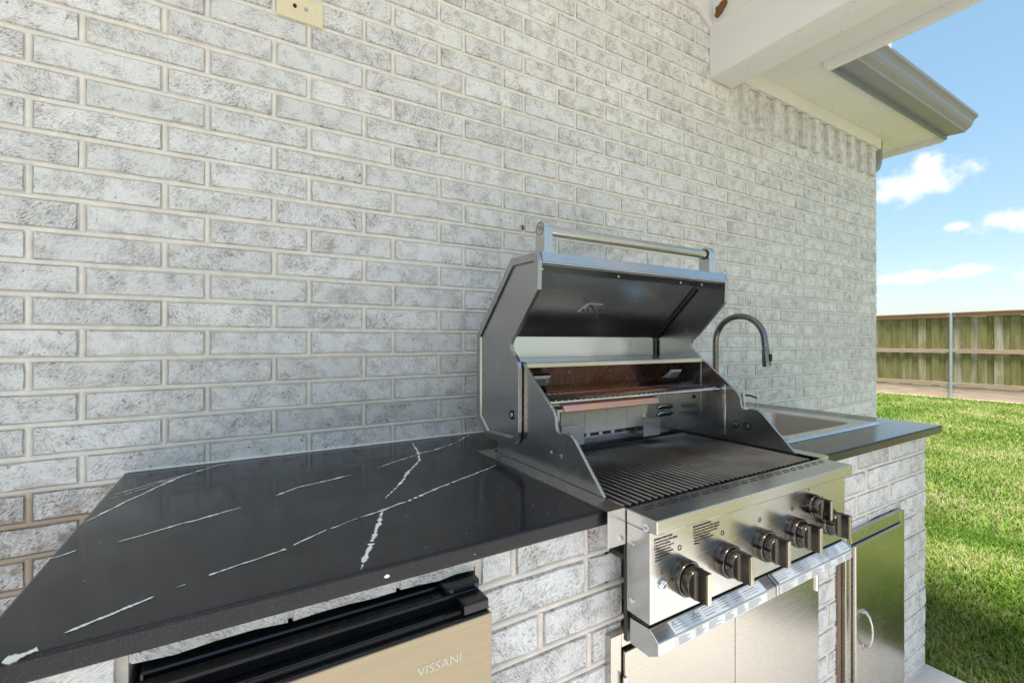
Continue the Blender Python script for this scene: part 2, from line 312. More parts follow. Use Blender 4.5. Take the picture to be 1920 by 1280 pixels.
def make_picket():
    m, t, p = mat('mossy cedar picket'); p.inputs['Roughness'].default_value = .9; p.inputs['Specular IOR Level'].default_value = .2
    g = N(t, 'ShaderNodeNewGeometry'); oi = N(t, 'ShaderNodeObjectInfo')
    mp = N(t, 'ShaderNodeMapping', inp={'Scale': (1, 7, .8)}); link(t, g, 'Position', mp, 0)
    n = N(t, 'ShaderNodeTexNoise', inp={'Scale': 1.6, 'Detail': 6, 'Roughness': .65}); link(t, mp, 0, n, 0)
    a = mathn(t, 'ADD', n.outputs[0], mathn(t, 'MULTIPLY', mathn(t, 'SUBTRACT', oi.outputs['Random'], .5), .40))
    r = N(t, 'ShaderNodeValToRGB'); t.links.new(a, r.inputs[0]); e = r.color_ramp.elements
    e[0].position = .26; e[0].color = (.135, .13, .04, 1); e[1].position = .76; e[1].color = (.38, .345, .275, 1)
    k = e.new(.52); k.color = (.22, .20, .09, 1)
    mp2 = N(t, 'ShaderNodeMapping', inp={'Scale': (1, 90, 9)}); link(t, g, 'Position', mp2, 0)
    n2 = N(t, 'ShaderNodeTexNoise', inp={'Scale': 1.0, 'Detail': 3}); link(t, mp2, 0, n2, 0)
    rr = N(t, 'ShaderNodeMapRange', inp={'From Min': .66, 'From Max': .74}); link(t, n2, 0, rr, 0)
    mx = N(t, 'ShaderNodeMix', data_type='RGBA'); link(t, rr, 0, mx, 0); link(t, r, 0, mx, 6); mx.inputs[7].default_value = (.40, .37, .27, 1)
    link(t, mx, 2, p, 'Base Color'); return m
M_PICKET = make_picket()
def make_lawn(blades):
    m, t, p = mat('grass blades' if blades else 'lawn ground'); p.inputs['Roughness'].default_value = .6 if blades else .95; p.inputs['Specular IOR Level'].default_value = .25
    g = N(t, 'ShaderNodeNewGeometry')
    n = N(t, 'ShaderNodeTexNoise', inp={'Scale': 1.1, 'Detail': 6, 'Roughness': .66}); link(t, g, 'Position', n, 0)
    if blades:
        a = mathn(t, 'ADD', mathn(t, 'SUBTRACT', mathn(t, 'MULTIPLY', n.outputs[0], 1.45), .27), mathn(t, 'MULTIPLY', mathn(t, 'SUBTRACT', g.outputs['Random Per Island'], .5), .55))
    else:
        n2 = N(t, 'ShaderNodeTexNoise', inp={'Scale': 60.0, 'Detail': 4}); link(t, g, 'Position', n2, 0)
        a = mathn(t, 'ADD', n.outputs[0], mathn(t, 'MULTIPLY', mathn(t, 'SUBTRACT', n2.outputs[0], .5), .6))
    r = N(t, 'ShaderNodeValToRGB'); t.links.new(a, r.inputs[0]); e = r.color_ramp.elements
    e[0].position = .22; e[0].color = (.07, .15, .010, 1) if blades else (.09, .10, .035, 1); e[1].position = .84; e[1].color = (.52, .44, .27, 1) if blades else (.29, .24, .15, 1)
    for q, c in (((.40, (.145, .27, .022)), (.56, (.23, .33, .045)), (.67, (.36, .38, .11))) if blades else ((.45, (.165, .16, .07)), (.62, (.22, .20, .10)))):
        k = e.new(q); k.color = (*c, 1)
    link(t, r, 0, p, 'Base Color')
    if blades:
        tr = N(t, 'ShaderNodeBsdfTranslucent'); link(t, r, 0, tr, 0); ms = N(t, 'ShaderNodeMixShader', inp={0: .35}); out = t.nodes['Material Output']
        link(t, p, 0, ms, 1); link(t, tr, 0, ms, 2); link(t, ms, 0, out, 0)
    return m
M_LAWN = make_lawn(False); M_BLADE = make_lawn(True)

# ------------------------------------------------------------------ ground
GZ = -1.335; SLAB = -1.31
g = MB().add([(-900,-900,GZ), (900,-900,GZ), (900,900,GZ), (-900,900,GZ)], [(0,1,2,3)]).build('lawn', M_LAWN); g['kind'] = 'structure'
s = MB().box(-6.0, 2.40, -9.0, -.012, GZ-.08, SLAB).build('patio_slab', M_CONCRETE, bevel=.006); s['kind'] = 'structure'
FX = 14.4
s = MB().box(FX-.16, FX+.2, -9, 7, GZ-.03, GZ+.012).build('soil_strip', M_SOIL); s['kind'] = 'structure'

# ------------------------------------------------------------------ brick making
BL, BH, JT = .254, .0766, .0140
def brick_geo(mb, x0, x1, z0, z1, y, jit=.0016, depth=.02, axis='y', seed=None):
    """one brick: irregular front face with a soft arris; 32 triangles"""
    n = 4; w = (x1-x0)/n; r = random.uniform
    ol = [(x0+w*i+r(-.002,.002)*(0 < i < n), z1+r(-jit,jit)) for i in range(n+1)] + [(x1+r(-jit,jit), (z0+z1)/2)] + \
         [(x1-w*i+r(-.002,.002)*(0 < i < n), z0+r(-jit,jit)) for i in range(n+1)] + [(x0+r(-jit,jit), (z0+z1)/2)]
    cx, cz = (x0+x1)/2, (z0+z1)/2; b = .0026
    fr = [(px + (b if px < cx-.3*(x1-x0) else -b if px > cx+.3*(x1-x0) else 0), pz + (b if pz < cz-.005 else -b if pz > cz+.005 else 0)) for px, pz in ol]
    m = len(ol)
    V = [(px, y+r(-.0006,.0006), pz) for px, pz in fr] + [(px, y+depth, pz) for px, pz in ol]
    F = [(0, 1, 9, 10, 11), (1, 2, 8, 9), (2, 3, 7, 8), (3, 4, 5, 6, 7)] + [(i, m+i, m+(i+1) % m, (i+1) % m) for i in range(m)]
    F = [tuple(reversed(f)) if k < 4 else f for k, f in enumerate(F)]
    mb.add(V, F)
VARS = []
for k in range(14):
    mb = MB(); brick_geo(mb, -(BL-JT)/2, (BL-JT)/2, -(BH-JT)/2, (BH-JT)/2, 0)
    me = bpy.data.meshes.new('brick'); me.from_pydata(mb.v, [], mb.f); 
    bm = bmesh.new(); bm.from_mesh(me); bmesh.ops.recalc_face_normals(bm, faces=bm.faces)
    for f in bm.faces: f.smooth = False
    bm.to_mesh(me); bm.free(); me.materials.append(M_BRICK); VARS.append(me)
def bead(mb, p0, p1, axis, w=.0136, base=.0065, peak=.0008, step=.05):
    """convex struck mortar joint from p0 to p1 (x or z direction) on the plane y = p0.y"""
    L = abs(p1[0]-p0[0]) if axis == 'x' else abs(p1[2]-p0[2]); n = max(1, int(L/step)); prof = [(-.5, base), (-.40, base*.40), (-.18, peak), (.18, peak), (.40, base*.40), (.5, base)]
    loops = []
    for i in range(n+1):
        f = i/n; j = random.uniform(-.0006,.0006); ww = w*random.uniform(.93,1.05); yy = random.uniform(-.0004,.0005)
        if axis == 'x': loops.append([(p0[0]+(p1[0]-p0[0])*f, p0[1]+b+yy, p0[2]+a*ww+j) for a, b in prof])
        else: loops.append([(p0[0]+a*ww+j, p0[1]+b+yy, p0[2]+(p1[2]-p0[2])*f) for a, b in prof])
    k = len(prof)
    mb.add([v for l in loops for v in l], [(i*k+q, i*k+q+1, (i+1)*k+q+1, (i+1)*k+q) for i in range(n) for q in range(k-1)])
def project(x, y, z):
    yy = y - CAM_Y; d = x*math.sin(PSI)+yy*math.cos(PSI); r = x*math.cos(PSI)-yy*math.sin(PSI)
    return (960+853*r/d, 640-853*z/d, d) if d > .05 else (9999, 9999, 1)

# ------------------------------------------------------------------ house wall
XL, XR = -2.3, 3.98
def gable(x): return 1.695+.51*(2.09-x) if x > .2 else 2.659-.51*(.2-x)
wall = thing('brick_wall', 'tall whitewashed brick house wall with cream mortar behind the grill', 'wall', (1.0, 0, SLAB))
mb = MB()
mb.prism([(XL, GZ-.1), (XR-.002, GZ-.1), (XR-.002, 1.47), (2.09, 1.69), (.2, 2.66), (XL, 1.40)], 'y', .0065, .12)
mb.box(XR-.11, XR-.003, .12, 6.0, GZ-.1, 1.47)
mort = MB(); bricks = []
Z0 = .034
for k in range(-18, 33):
    zc0, zc1 = Z0+BH*k, Z0+BH*(k+1); zc = (zc0+zc1)/2
    offx = -.0766 if k % 2 else .0844        # odd and even courses
    if zc0 < 2.6: 
        xe = XR
        if zc0 > 1.16: xe = 2.236
        if zc0 > 1.33: xe = min(2.06, .2+(2.659-zc0)/.51)
        xs = max(XL, .2-(2.659-zc0)/.51) if zc0 > 1.2 else XL
        if xe > xs: bead(mort, (xs, 0, zc0), (xe, 0, zc0), 'x')
    n0 = int((XL-offx)/BL)-1
    for n in range(n0, 40):
        xa, xb = offx+n*BL, offx+(n+1)*BL
        if xb < XL+.05 or xa > XR-.03: continue
        if zc > 1.17 and xa > 2.19: continue
        if xb < 2.4 and zc1 > min(gable(xa), gable(min(xb, 2.06)))+.03: continue
        xb_ = min(xb, XR+JT/2)
        if zc > 1.17 and xb > 2.236: xb_ = 2.236
        if zc > 1.36 and xb > 2.06: xb_ = 2.10
        if xb_-xa < .03: continue
        bricks.append((xa, xb_, zc0, zc1)); bead(mort, (xa, 0, zc0+.004), (xa, 0, zc1-.004), 'z', step=.025)
mb.add(mort.v, mort.f)
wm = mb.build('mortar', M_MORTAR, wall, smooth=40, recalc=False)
def vis_area(b):
    xa, xb, za, zb = b; x = (xa+xb)/2; z = (za+zb)/2
    u, v, d = project(x, 0, z)
    if not (-80 < u < 1700 and -30 < v < 1300): return 0
    if z < -.37 and xb > -.2 and xa < 2.4: return 0
    return (project(xb,0,z)[0]-project(xa,0,z)[0])*(zb-za)/d
order = sorted(range(len(bricks)), key=lambda i: -vis_area(bricks[i])); rest = MB()
cnt = 0
for i in order:
    xa, xb, za, zb = bricks[i]; full = abs(xb-xa-BL) < .004
    if full and cnt < 272 and vis_area(bricks[i]) > 0:
        inst(random.choice(VARS), 'brick', wall, ((xa+xb)/2+random.uniform(-.001,.001), random.uniform(-.0018,.0012), (za+zb)/2+random.uniform(-.0008,.0008)), (random.uniform(-.008,.008), random.uniform(-.003,.003)+math.pi*random.randint(0,1)*0, random.uniform(-.005,.005))); cnt += 1
    else:
        if za < -.40 and xa > -.15 and xb < 2.2: continue
        brick_geo(rest, xa+JT/2, xb-JT/2, za+JT/2, zb-JT/2, random.uniform(-.0018,.0012))
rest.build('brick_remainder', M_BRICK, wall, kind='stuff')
# soldier course under the frieze: every other brick stands proud
x = 2.243; k = 0; sold = MB()
while x < XR-.03:
    mb = MB(); w = .0655; px = -.020 if k % 2 else .004
    brick_geo(mb, x, min(x+w, XR), 1.186, 1.392, px, jit=.002, depth=.036 if k % 2 else .015); o = mb.build('brick', M_BRICK, wall); x += .0762; k += 1
for o, d in ((0, 0),): pass
# ivory cable plate and small things on the wall
plate = thing('wall_plate', 'ivory cable wall plate with two jacks on the brick wall', 'wall plate', (.152, -.003, .945))
MB().box(.089, .215, -.009, -.002, .947, 1.021).build('cover', M_PLATE, plate, bevel=.0025, seg=3)
for cx in (.137, .167):
    MB().cyl((cx, -.0125, .985), 'y', .0052, .004, 14).build('jack', M_GALV if cx > .15 else M_DARK, plate)
for cx in (.103, .198): MB().cyl((cx, -.0102, .985), 'y', .0026, .0015, 12).build('screw', M_PLATE, plate, bevel=.0004)
nail = MB().tube([(.931, .004, .445), (.931, -.006, .443), (.932, -.008, .428)], .0042, 7)
tag(nail.build('anchor', M_NEST), 'small rusty brown anchor left in a mortar joint above the grill lid', 'anchor')

# ------------------------------------------------------------------ house eave
SZ = 1.475
eave = thing('house_eave', 'cream soffit and grey gutter overhanging the far end of the brick wall', 'eave', (3.3, 0, SZ))
MB().box(2.655, 3.925, -.262, -.001, SZ, SZ+.012).build('soffit_panel', M_CREAMPAINT, eave, bevel=.001)
MB().box(3.928, 4.345, -.262, -.001, SZ+.001, SZ+.013).build('soffit_panel', M_CREAMPAINT, eave, bevel=.001)
MB().box(3.985, 4.345, .001, 6.2, SZ+.0015, SZ+.0135).build('soffit_panel', M_CREAMPAINT, eave)
MB().box(2.25, 3.99, -.024, -.0005, 1.394, SZ-.001).build('frieze_board', M_CREAMPAINT, eave, bevel=.001)
MB().box(3.985, 4.0, .0, 6.0, 1.394, SZ-.001).build('frieze_board', M_CREAMPAINT, eave, bevel=.001)
MB().box(2.72, 4.372, -.277, -.263, 1.452, 1.60).build('drip_edge', M_FLASH, eave)
MB().box(4.346, 4.372, -.2625, 6.2, 1.44, 1.60).build('fascia_board', M_WHITEPAINT, eave, bevel=.001)
gp = [(-.279, 1.60), (-.279, 1.478), (-.372, 1.470), (-.376, 1.480), (-.385, 1.486), (-.398, 1.496), (-.408, 1.512), (-.413, 1.530), (-.424, 1.545), (-.436, 1.552), (-.438, 1.566), (-.428, 1.566)]
gut = MB().sheet(gp, 'x', 2.72, 4.375, .0018).build('gutter', M_GUTTER, eave, smooth=30)
cap = [p for p in gp[1:]] + [(-.279, 1.56)]
MB().prism(cap, 'x', 4.3755, 4.378).build('end_cap', M_GUTTER, gut)
MB().prism([(-.440, 1.560), (-.436, 1.560), (-.436, 1.635), (-.440, 1.635)], 'x', 2.72, 2.98).build('splash_guard', M_WHITEPAINT, gut)
MB().tube([(4.072, .035, 1.474), (4.072, .035, 1.37), (4.066, .036, 1.325), (4.050, .038, 1.29), (4.030, .05, 1.27), (4.018, .10, 1.255)], [.036]*6, 10).build('downspout', M_GUTTER, eave, smooth=30)
# hip roof plane above
MB().add([(2.72, -.30, 1.60), (4.40, -.30, 1.60), (4.40, 6.2, 1.60), (1.0, 3.1, 3.3), (1.0, 3.3, 3.3), (2.72, 1.2, 2.4)], [(0,1,3,5), (1,2,4,3)]).build('roof_plane', M_ROOF, eave)
for (nx, ny) in ((2.95,-.20), (3.35,-.21), (3.8,-.23), (3.2,-.06), (3.6,-.055), (3.9,-.06)):
    MB().cyl((nx, ny, SZ-.0012), 'z', .003, .002, 8).build('nail_head', M_NEST, eave)

# ------------------------------------------------------------------ patio roof
PY = -1.60                                        # front edge of the porch
proof = thing('patio_roof', 'white boxed beam and sloping ceiling of the covered patio', 'patio roof', (2.15, -1.2, 1.345))
MB().box(2.062, 2.25, PY, -.001, 1.345, 1.72).build('beam', M_WHITEPAINT, proof, bevel=.003)
MB().box(2.058, 2.0615, PY, -.0015, 1.598, 1.604).build('caulk_joint', M_CREAMPAINT, proof)
MB().box(2.252, 2.652, PY, -.002, SZ+.0, SZ+.012).build('soffit_panel', M_WHITEPAINT, proof)
MB().box(2.655, 2.685, PY, -.268, 1.432, 1.62).build('fascia_board', M_WHITEPAINT, proof, bevel=.002)
MB().box(2.64, 2.6548, -.300, -.268, 1.440, SZ-.001).build('fascia_return', M_WHITEPAINT, proof)
# ceiling boards, two slopes
def slope_board(x0, x1, th, z_off, name, m, y0=PY, y1=-.002):
    f = lambda x: gable(x)+z_off
    MB().prism([(x0, f(x0)), (x1, f(x1)), (x1, f(x1)+th), (x0, f(x0)+th)], 'y', y0, y1).build(name, m, proof)
xs = [2.061, 1.60, 1.13, .66, .2015]
for a, b in zip(xs, xs[1:]): slope_board(b+.0015, a-.0015, .012, .012, 'ceiling_board', M_CEIL)
xs = [.1985, -.3, -.8, -1.3, -1.8, -2.3]
for a, b in zip(xs, xs[1:]): slope_board(b+.0015, a-.0015, .012, .012, 'ceiling_board', M_CEIL)
mbt = MB()
for xa, xb in ((.2, 2.0615),):
    mbt.prism([(xa, gable(xa)-.105), (xb, gable(xb)-.105), (xb, gable(xb)+.0115), (xa, gable(xa)+.0115)], 'y', -.022, -.0012)
mbt.build('rake_trim', M_CEIL, proof, bevel=.0015)
MB().prism([(-2.3, gable(-2.3)-.105), (.199, gable(.199)-.105), (.199, gable(.199)+.0115), (-2.3, gable(-2.3)+.0115)], 'y', -.022, -.0012).build('rake_trim', M_CEIL, proof, bevel=.0015)
MB().prism([(2.72, 1.64), (.2, 2.93), (-2.5, 1.55), (-2.5, 1.49), (.2, 2.86), (2.72, 1.60)], 'y', PY-.05, -.003).build('roof_plane', M_ROOF, proof)
MB().box(2.07, 2.24, PY+.03, PY+.2, SLAB, 1.344).build('column', M_WHITEPAINT, proof, bevel=.004)
MB().box(2.072, 2.078, -.012, -.004, 1.40, 1.43).build('nail', M_NEST, proof)
for q in range(14):
    bx_, by_ = random.uniform(2.08, 2.24), random.uniform(-.9, -.03)
    MB().cyl((bx_, by_, 1.3443), 'z', .0028, .001, 8).build('nail_head', M_GUTTER, proof)
nb = MB(); c0 = Vector((2.050, -.070, 1.652))
for r0, o in ((.021, (0,0,0)), (.018, (-.002,-.014,.010)), (.014, (-.001,.012,-.018)), (.013, (0,-.026,.018))):
    vv = []; n1, n2 = 9, 6
    for i in range(n2+1):
        for j in range(n1):
            th, ph = math.pi*i/n2, 2*math.pi*j/n1; d = Vector((math.sin(th)*math.cos(ph), math.sin(th)*math.sin(ph), math.cos(th)))
            vv.append(c0+Vector(o)+d*r0*(1+.25*mnoise.noise(d*2.3+Vector(o)*90)))
    nb.add(vv, [(i*n1+j, i*n1+(j+1) % n1, (i+1)*n1+(j+1) % n1, (i+1)*n1+j) for i in range(n2) for j in range(n1)])
tag(nb.build('mud_nest', M_NEST, smooth=60), 'small brown mud wasp nest stuck where ceiling meets beam', 'nest')
# ------------------------------------------------------------------ outdoor kitchen island
CT = -.331; CB = -.361; IY = -.772; IXR = 2.346
isl = thing('kitchen_island', 'whitewashed brick outdoor kitchen island with black veined stone countertop', 'island', (1.0, -.4, SLAB))
core = MB()
fy = IY+.0065
def corebox(x0, x1, z0, z1, y0=fy, y1=-.02): core.box(x0, x1, y0, y1, z0, z1)
corebox(-.232, -.118, SLAB, CB-.001); corebox(.354, .654, SLAB, CB-.001)
corebox(1.472, 1.640, SLAB, CB-.001, fy, -.66); corebox(1.6405, 2.098, -.612, CB-.001, fy, -.66); corebox(2.0985, IXR-.0065, SLAB, CB-.001, fy, -.66); corebox(2.16, IXR-.0065, SLAB, CB-.001, -.6595, -.1005)
corebox(-.1175, .3535, -.394, CB-.001)
core.box(-.1175, IXR-.0065, -.095, -.021, SLAB, CB-.002)
core.box(.6545, .704, fy, -.745, -.60, -.40)
core.build('mortar_core', M_IMORTAR, isl, recalc=False)
jm = MB()
ROW0 = -.434
def irow(k): return (CB-.002 if k == 0 else ROW0-BH*(k-1)-0, ROW0-BH*k)   # top, bottom bed centres
def ibrick(xa, xb, za, zb, trim=JT/2):
    mb = MB(); brick_geo(mb, xa+trim, xb-trim, za+(JT/2), zb-(JT/2), IY+random.uniform(-.002,.0015), jit=.0022); mb.build('brick', M_IBRICK, isl)
for k in range(0, 12):
    zt, zb = irow(k)
    if zb < SLAB: zb = SLAB-.004
    zt2 = zt+JT/2-.003 if k == 0 else zt
    odd = k % 2
    # left stub, pier, columns: joint positions per row
    segs = []
    segs.append([-.235, -.12])
    segs.append([[.357, .43, .602, .662], [.357, .602, .662], [.357, .49, .662], [.357, .61, .662]][k % 4 if k < 4 else (2 if odd == 0 else 3)][:])
    if k < 4: segs[-1][-1] = .705
    low = zt < -.612
    row_r = [2.276, 2.022, 1.768, 1.514] if not odd else [2.092, 1.838, 1.584]
    if not low:
        xsr = [1.47] + sorted(v for v in row_r if v > 1.52) + [IXR+JT/2]
        segs.append(xsr)
    else:
        segs.append([1.47, 1.615, 1.642] if odd else [1.47, 1.575, 1.642])
        segs.append([2.098] + ([2.276] if not odd else []) + [IXR+JT/2])
    for sg in segs:
        bead(jm, (sg[0], IY, zb), (min(sg[-1], IXR), IY, zb), 'x', w=.0136)
        for i, (a, b) in enumerate(zip(sg, sg[1:])):
            if i: bead(jm, (a, IY, zb+.004), (a, IY, zt2-.004), 'z', step=.02)
            zlo = zb
            if not low and zb < -.612 and a > 1.60 and b < 2.12: zlo = -.622
            if b-a > .02 and zt2-zlo > .02: ibrick(a, b, zlo, zt2, JT/2 if b-a > .06 else .004)
for a, b in ((-.117, .06), (.062, .215), (.217, .352)):
    mb = MB(); brick_geo(mb, a, b, -.399+random.uniform(-.002,.002), CB-.002, IY+.002, jit=.002); mb.build('brick', M_IBRICK, isl)
# corner returns on the right end face
for k in range(0, 12):
    zt, zb = irow(k)
    if zb < SLAB: continue
    y0 = IY+.0005
    for j in range(3):
        ya = y0 + .004 + j*BL + (0 if k % 2 else -.17 if j else 0); yb = y0 + (j+1)*BL - (.17 if k % 2 == 0 else 0)
        ya = max(ya, y0+.004); yb = min(yb, -.03)
        if yb-ya > .04: MB().box(IXR-.018, IXR-.0015, ya+.022, yb-.006, zb+JT/2, zt-JT/2).build('brick', M_IBRICK, isl, bevel=.002, seg=1)
jm.build('mortar_joint', M_IMORTAR, isl, smooth=40, recalc=False, kind='stuff')
# countertop: grid of cells minus the grill cut-out and the sink hole
CX0, CX1, CY0 = -.252, 2.388, -.812
xsx = [CX0, .652, 1.412, 1.585, 2.135, CX1]; ysy = [CY0, -.635, -.27, -.232, -.002]
hole = lambda i, j: (i == 1 and j < 2) or (i == 3 and j in (1, 2))
V = {}; vl = []; fl = []
def vid(i, j, t):
    if (i, j, t) not in V: V[(i, j, t)] = len(vl); vl.append((xsx[i], ysy[j], CT if t else CB))
    return V[(i, j, t)]
nx_, ny_ = len(xsx)-1, len(ysy)-1; solid = lambda i, j: 0 <= i < nx_ and 0 <= j < ny_ and not hole(i, j)
for i in range(nx_):
    for j in range(ny_):
        if not solid(i, j): continue
        fl += [(vid(i,j,1), vid(i+1,j,1), vid(i+1,j+1,1), vid(i,j+1,1)), (vid(i,j,0), vid(i,j+1,0), vid(i+1,j+1,0), vid(i+1,j,0))]
        for (di, dj, a, b) in ((-1,0,(i,j),(i,j+1)), (1,0,(i+1,j),(i+1,j+1)), (0,-1,(i,j),(i+1,j)), (0,1,(i,j+1),(i+1,j+1))):
            if not solid(i+di, j+dj): fl.append((vid(*a,0), vid(*b,0), vid(*b,1), vid(*a,1)))
ctop = MB().add(vl, fl).build('countertop', M_STONE, isl, bevel=.005, seg=3)
# caulk line at the wall
MB().tube([(CX0, -.004, CT+.002), (.7, -.004, CT+.002), (CX1, -.004, CT+.002)], .004, 6).build('caulk_bead', M_CREAMPAINT, isl)
# white veins: flat inlays in the stone (print-thin)
vein = MB(); halo = MB()
def veinline(pts, w, gaps=0.0, zz=CT+.0006, seg=.0025, seed=0):
    rd = random.Random(seed); P = []
    for a, b in zip(pts, pts[1:]):
        a, b = Vector(a), Vector(b); n = max(1, int((b-a).length/seg)); P += [a+(b-a)*i/n for i in range(n)]
    P.append(Vector(pts[-1])); n = len(P); prev = None; on = True; left = rd.randint(4, 12)
    for i, p in enumerate(P):
        d = (P[min(i+1, n-1)]-P[max(i-1, 0)]).normalized(); nrm = Vector((-d.y, d.x))
        f = i/max(n-1, 1); env = (min(1, f*6)*min(1, (1-f)*6))**.6
        wig = .0035*mnoise.noise(Vector((p.x*35+seed, p.y*35, 0)))
        ww = 1.25*w*env*(.55+rd.random()*.6)*(.35+1.3*abs(mnoise.noise(Vector((p.x*45, p.y*45, seed)))+.25*mnoise.noise(Vector((p.x*160, p.y*160, seed)))))
        c = p+nrm*wig; hw = ww*1.25+.0007; cur = (c+nrm*ww, c-nrm*ww, c+nrm*hw, c-nrm*hw)
        left -= 1
        if left < 0: on = (not on) if gaps > 0 else True; left = rd.choice((3,6,12,25,40)) if on else rd.choice((1,1,2) if gaps < 1 else (2,5,10,18))
        if prev and on: vein.add([(prev[0].x, prev[0].y, zz), (prev[1].x, prev[1].y, zz), (cur[1].x, cur[1].y, zz), (cur[0].x, cur[0].y, zz)], [(0,1,2,3)]); halo.add([(q.x, q.y, zz-.0002) for q in (prev[2], prev[3], cur[3], cur[2])], [(0,1,2,3)])
        prev = cur
veinline([(-.250,-.384), (-.20,-.26), (-.129,-.118), (-.06,-.045), (.012,-.008)], .0030, seed=1)
veinline([(-.235,-.205), (-.16,-.13), (-.085,-.075)], .0022, seed=2); veinline([(-.238,-.235), (-.17,-.165), (-.10,-.09)], .0016, .4, seed=12)
veinline([(-.176,-.508), (-.1,-.472), (-.04,-.448), (.004,-.427)], .0030, seed=3)
veinline([(.063,-.389), (.11,-.350), (.17,-.332), (.238,-.312)], .0032, seed=4)
veinline([(-.172,-.782), (-.13,-.757), (-.096,-.740)], .0042, seed=5)
veinline([(-.075,-.728), (-.043,-.714), (0,-.698), (.05,-.682), (.11,-.645), (.177,-.609)], .0020, 1.4, seed=6)
veinline([(.17,-.612), (.243,-.586), (.30,-.562), (.40,-.508), (.50,-.462), (.600,-.412)], .0030, .45, seed=7)
veinline([(.150,-.806), (.172,-.755), (.191,-.711), (.220,-.640), (.243,-.580)], .0044, .35, seed=8)
veinline([(.262,-.525), (.32,-.44), (.378,-.34), (.43,-.26), (.452,-.189), (.468,-.12), (.482,-.03)], .0040, .8, seed=9)
veinline([(.295,-.291), (.37,-.24), (.452,-.195), (.498,-.178), (.56,-.14), (.618,-.105)], .0030, .3, seed=10)
veinline([(-.212,-.812), (-.195,-.806), (-.180,-.800)], .006, .3, seed=11); veinline([(.628,-.09), (.66,-.055), (.69,-.03)], .003, .3, seed=13)
veinline([(-.252,-.53), (-.235,-.52), (-.222,-.512)], .0026, seed=14)
for q in range(60):
    x_, y_ = random.uniform(-.2, .6), random.uniform(-.8, -.05); r_ = random.uniform(.0003, .001)
    vein.add([(x_-r_, y_-r_*.6, CT+.0005), (x_+r_, y_-r_*.4, CT+.0005), (x_+r_*1.4, y_+r_*.6, CT+.0005), (x_-r_*.6, y_+r_*.7, CT+.0005)], [(0,1,2,3)])
halo.build('vein_halo', M_HALO, ctop, recalc=False, kind='stuff')
vein.build('veining', M_VEIN, ctop, recalc=False, kind='stuff')
sp = MB()
for cx, cz, r_ in ((.186, -.347, .0042), (.33, -.349, .001)):
    sp.add([(cx+r_*math.cos(a*.8)*random.uniform(.7,1.2), CY0-.0006, cz+r_*math.sin(a*.8)*.7*random.uniform(.7,1.2)) for a in range(8)], [tuple(range(8))])
sp.build('edge_speck', M_VEIN, ctop, recalc=False)
# raw wood strip between masonry and the single door
MB().box(1.622, 1.644, IY-.006, IY+.03, SLAB+.01, -.655).build('wood_shim', M_WOOD, isl, bevel=.002)

# ------------------------------------------------------------------ access doors
dd = thing('double_access_door', 'pair of beige reflecting stainless cabinet doors below the grill', 'cabinet doors', (1.06, IY, SLAB))
def frame(par, x0, x1, z0, z1, w, y0, y1, m):
    for p in ((x0, x0+w, z0, z1), (x1-w, x1, z0, z1)): MB().box(p[0], p[1], y0, y1, p[2], p[3]).build('frame_rail', m, par, bevel=.0015)
    MB().box(x0+w+.0004, x1-w-.0004, y0, y1, z1-w, z1).build('frame_rail', m, par, bevel=.0015); MB().box(x0+w+.0004, x1-w-.0004, y0, y1, z0, z0+w).build('frame_rail', m, par, bevel=.0015)
frame(dd, .650, 1.478, -1.255, -.606, .030, -.790, -.745, M_DOORSTEEL)
for a, b in ((.683, 1.058), (1.061, 1.446)): MB().box(a, b, -.797, -.765, -1.222, -.642).build('door', M_DOORSTEEL, dd, bevel=.002)
for x_, z_ in ((.6815, -.72), (1.4475, -.70), (.6815, -1.16), (1.4475, -1.16)): MB().cyl((x_, -.798, z_-.028), 'z', .0042, .056, 10).build('hinge', M_CHROME, dd, smooth=40)
MB().box(.66, 1.47, -.70, -.69, -1.25, -.61).build('cavity_back', M_DARK, dd)
sd = thing('access_door', 'single stainless cabinet door with curved pull reflecting the lawn', 'cabinet door', (1.868, IY, SLAB))
frame(sd, 1.646, 2.090, -1.245, -.615, .036, -.790, -.745, M_DOORSTEEL)
MB().box(1.688, 2.051, -.800, -.765, -1.205, -.654).build('door', M_DOORSTEEL, sd, bevel=.003)
hp = [(1.743, -.800, -.878), (1.743, -.808, -.880), (1.743, -.816, -.890), (1.744, -.822, -.912), (1.744, -.824, -.935), (1.744, -.822, -.958), (1.743, -.816, -.980), (1.743, -.808, -.990), (1.743, -.800, -.992)]
hd = MB().tube(hp, [.006, .0055, .0038, .003, .0027, .003, .0038, .0055, .006], 12).build('pull_handle', M_STEEL, sd, smooth=50)
for p in hp[::8]: MB().cyl((p[0], -.803, p[2]), 'y', .0085, .0029, 16).build('handle_base', M_STEEL, hd)

# ------------------------------------------------------------------ refrigerator
fr = thing('refrigerator', 'compact champagne fronted refrigerator with black top edge under the countertop', 'refrigerator', (.113, -.5, SLAB))
MB().box(-.108, .344, -.765, -.10, SLAB+.02, -.410).build('cabinet', M_BLACK, fr, bevel=.004)
door = MB().box(-.118, .345, -.838, -.775, SLAB+.05, -.432).build('door_body', M_BLACK, fr, bevel=.003)
MB().box(-.118, .345, -.800, -.7755, -.4318, -.412).build('top_ridge', M_BLACK, door, bevel=.004, seg=3)
MB().box(-.118, .300, -.829, -.8215, -.4316, -.424).build('grip_ridge', M_BLACK, door, bevel=.002, seg=2)
MB().box(.3005, .345, -.835, -.8005, -.4316, -.4135).build('end_cap', M_BLACK, door, bevel=.003)
MB().prism(rrect(.285, .349, -.80, -.745, .012, 0, 4) and [(p[0], p[1]) for p in rrect(.285, .349, -.80, -.745, .012, 0, 4)], 'z', -.4115, -.402).build('hinge_cover', M_BLACK, fr, bevel=.002)
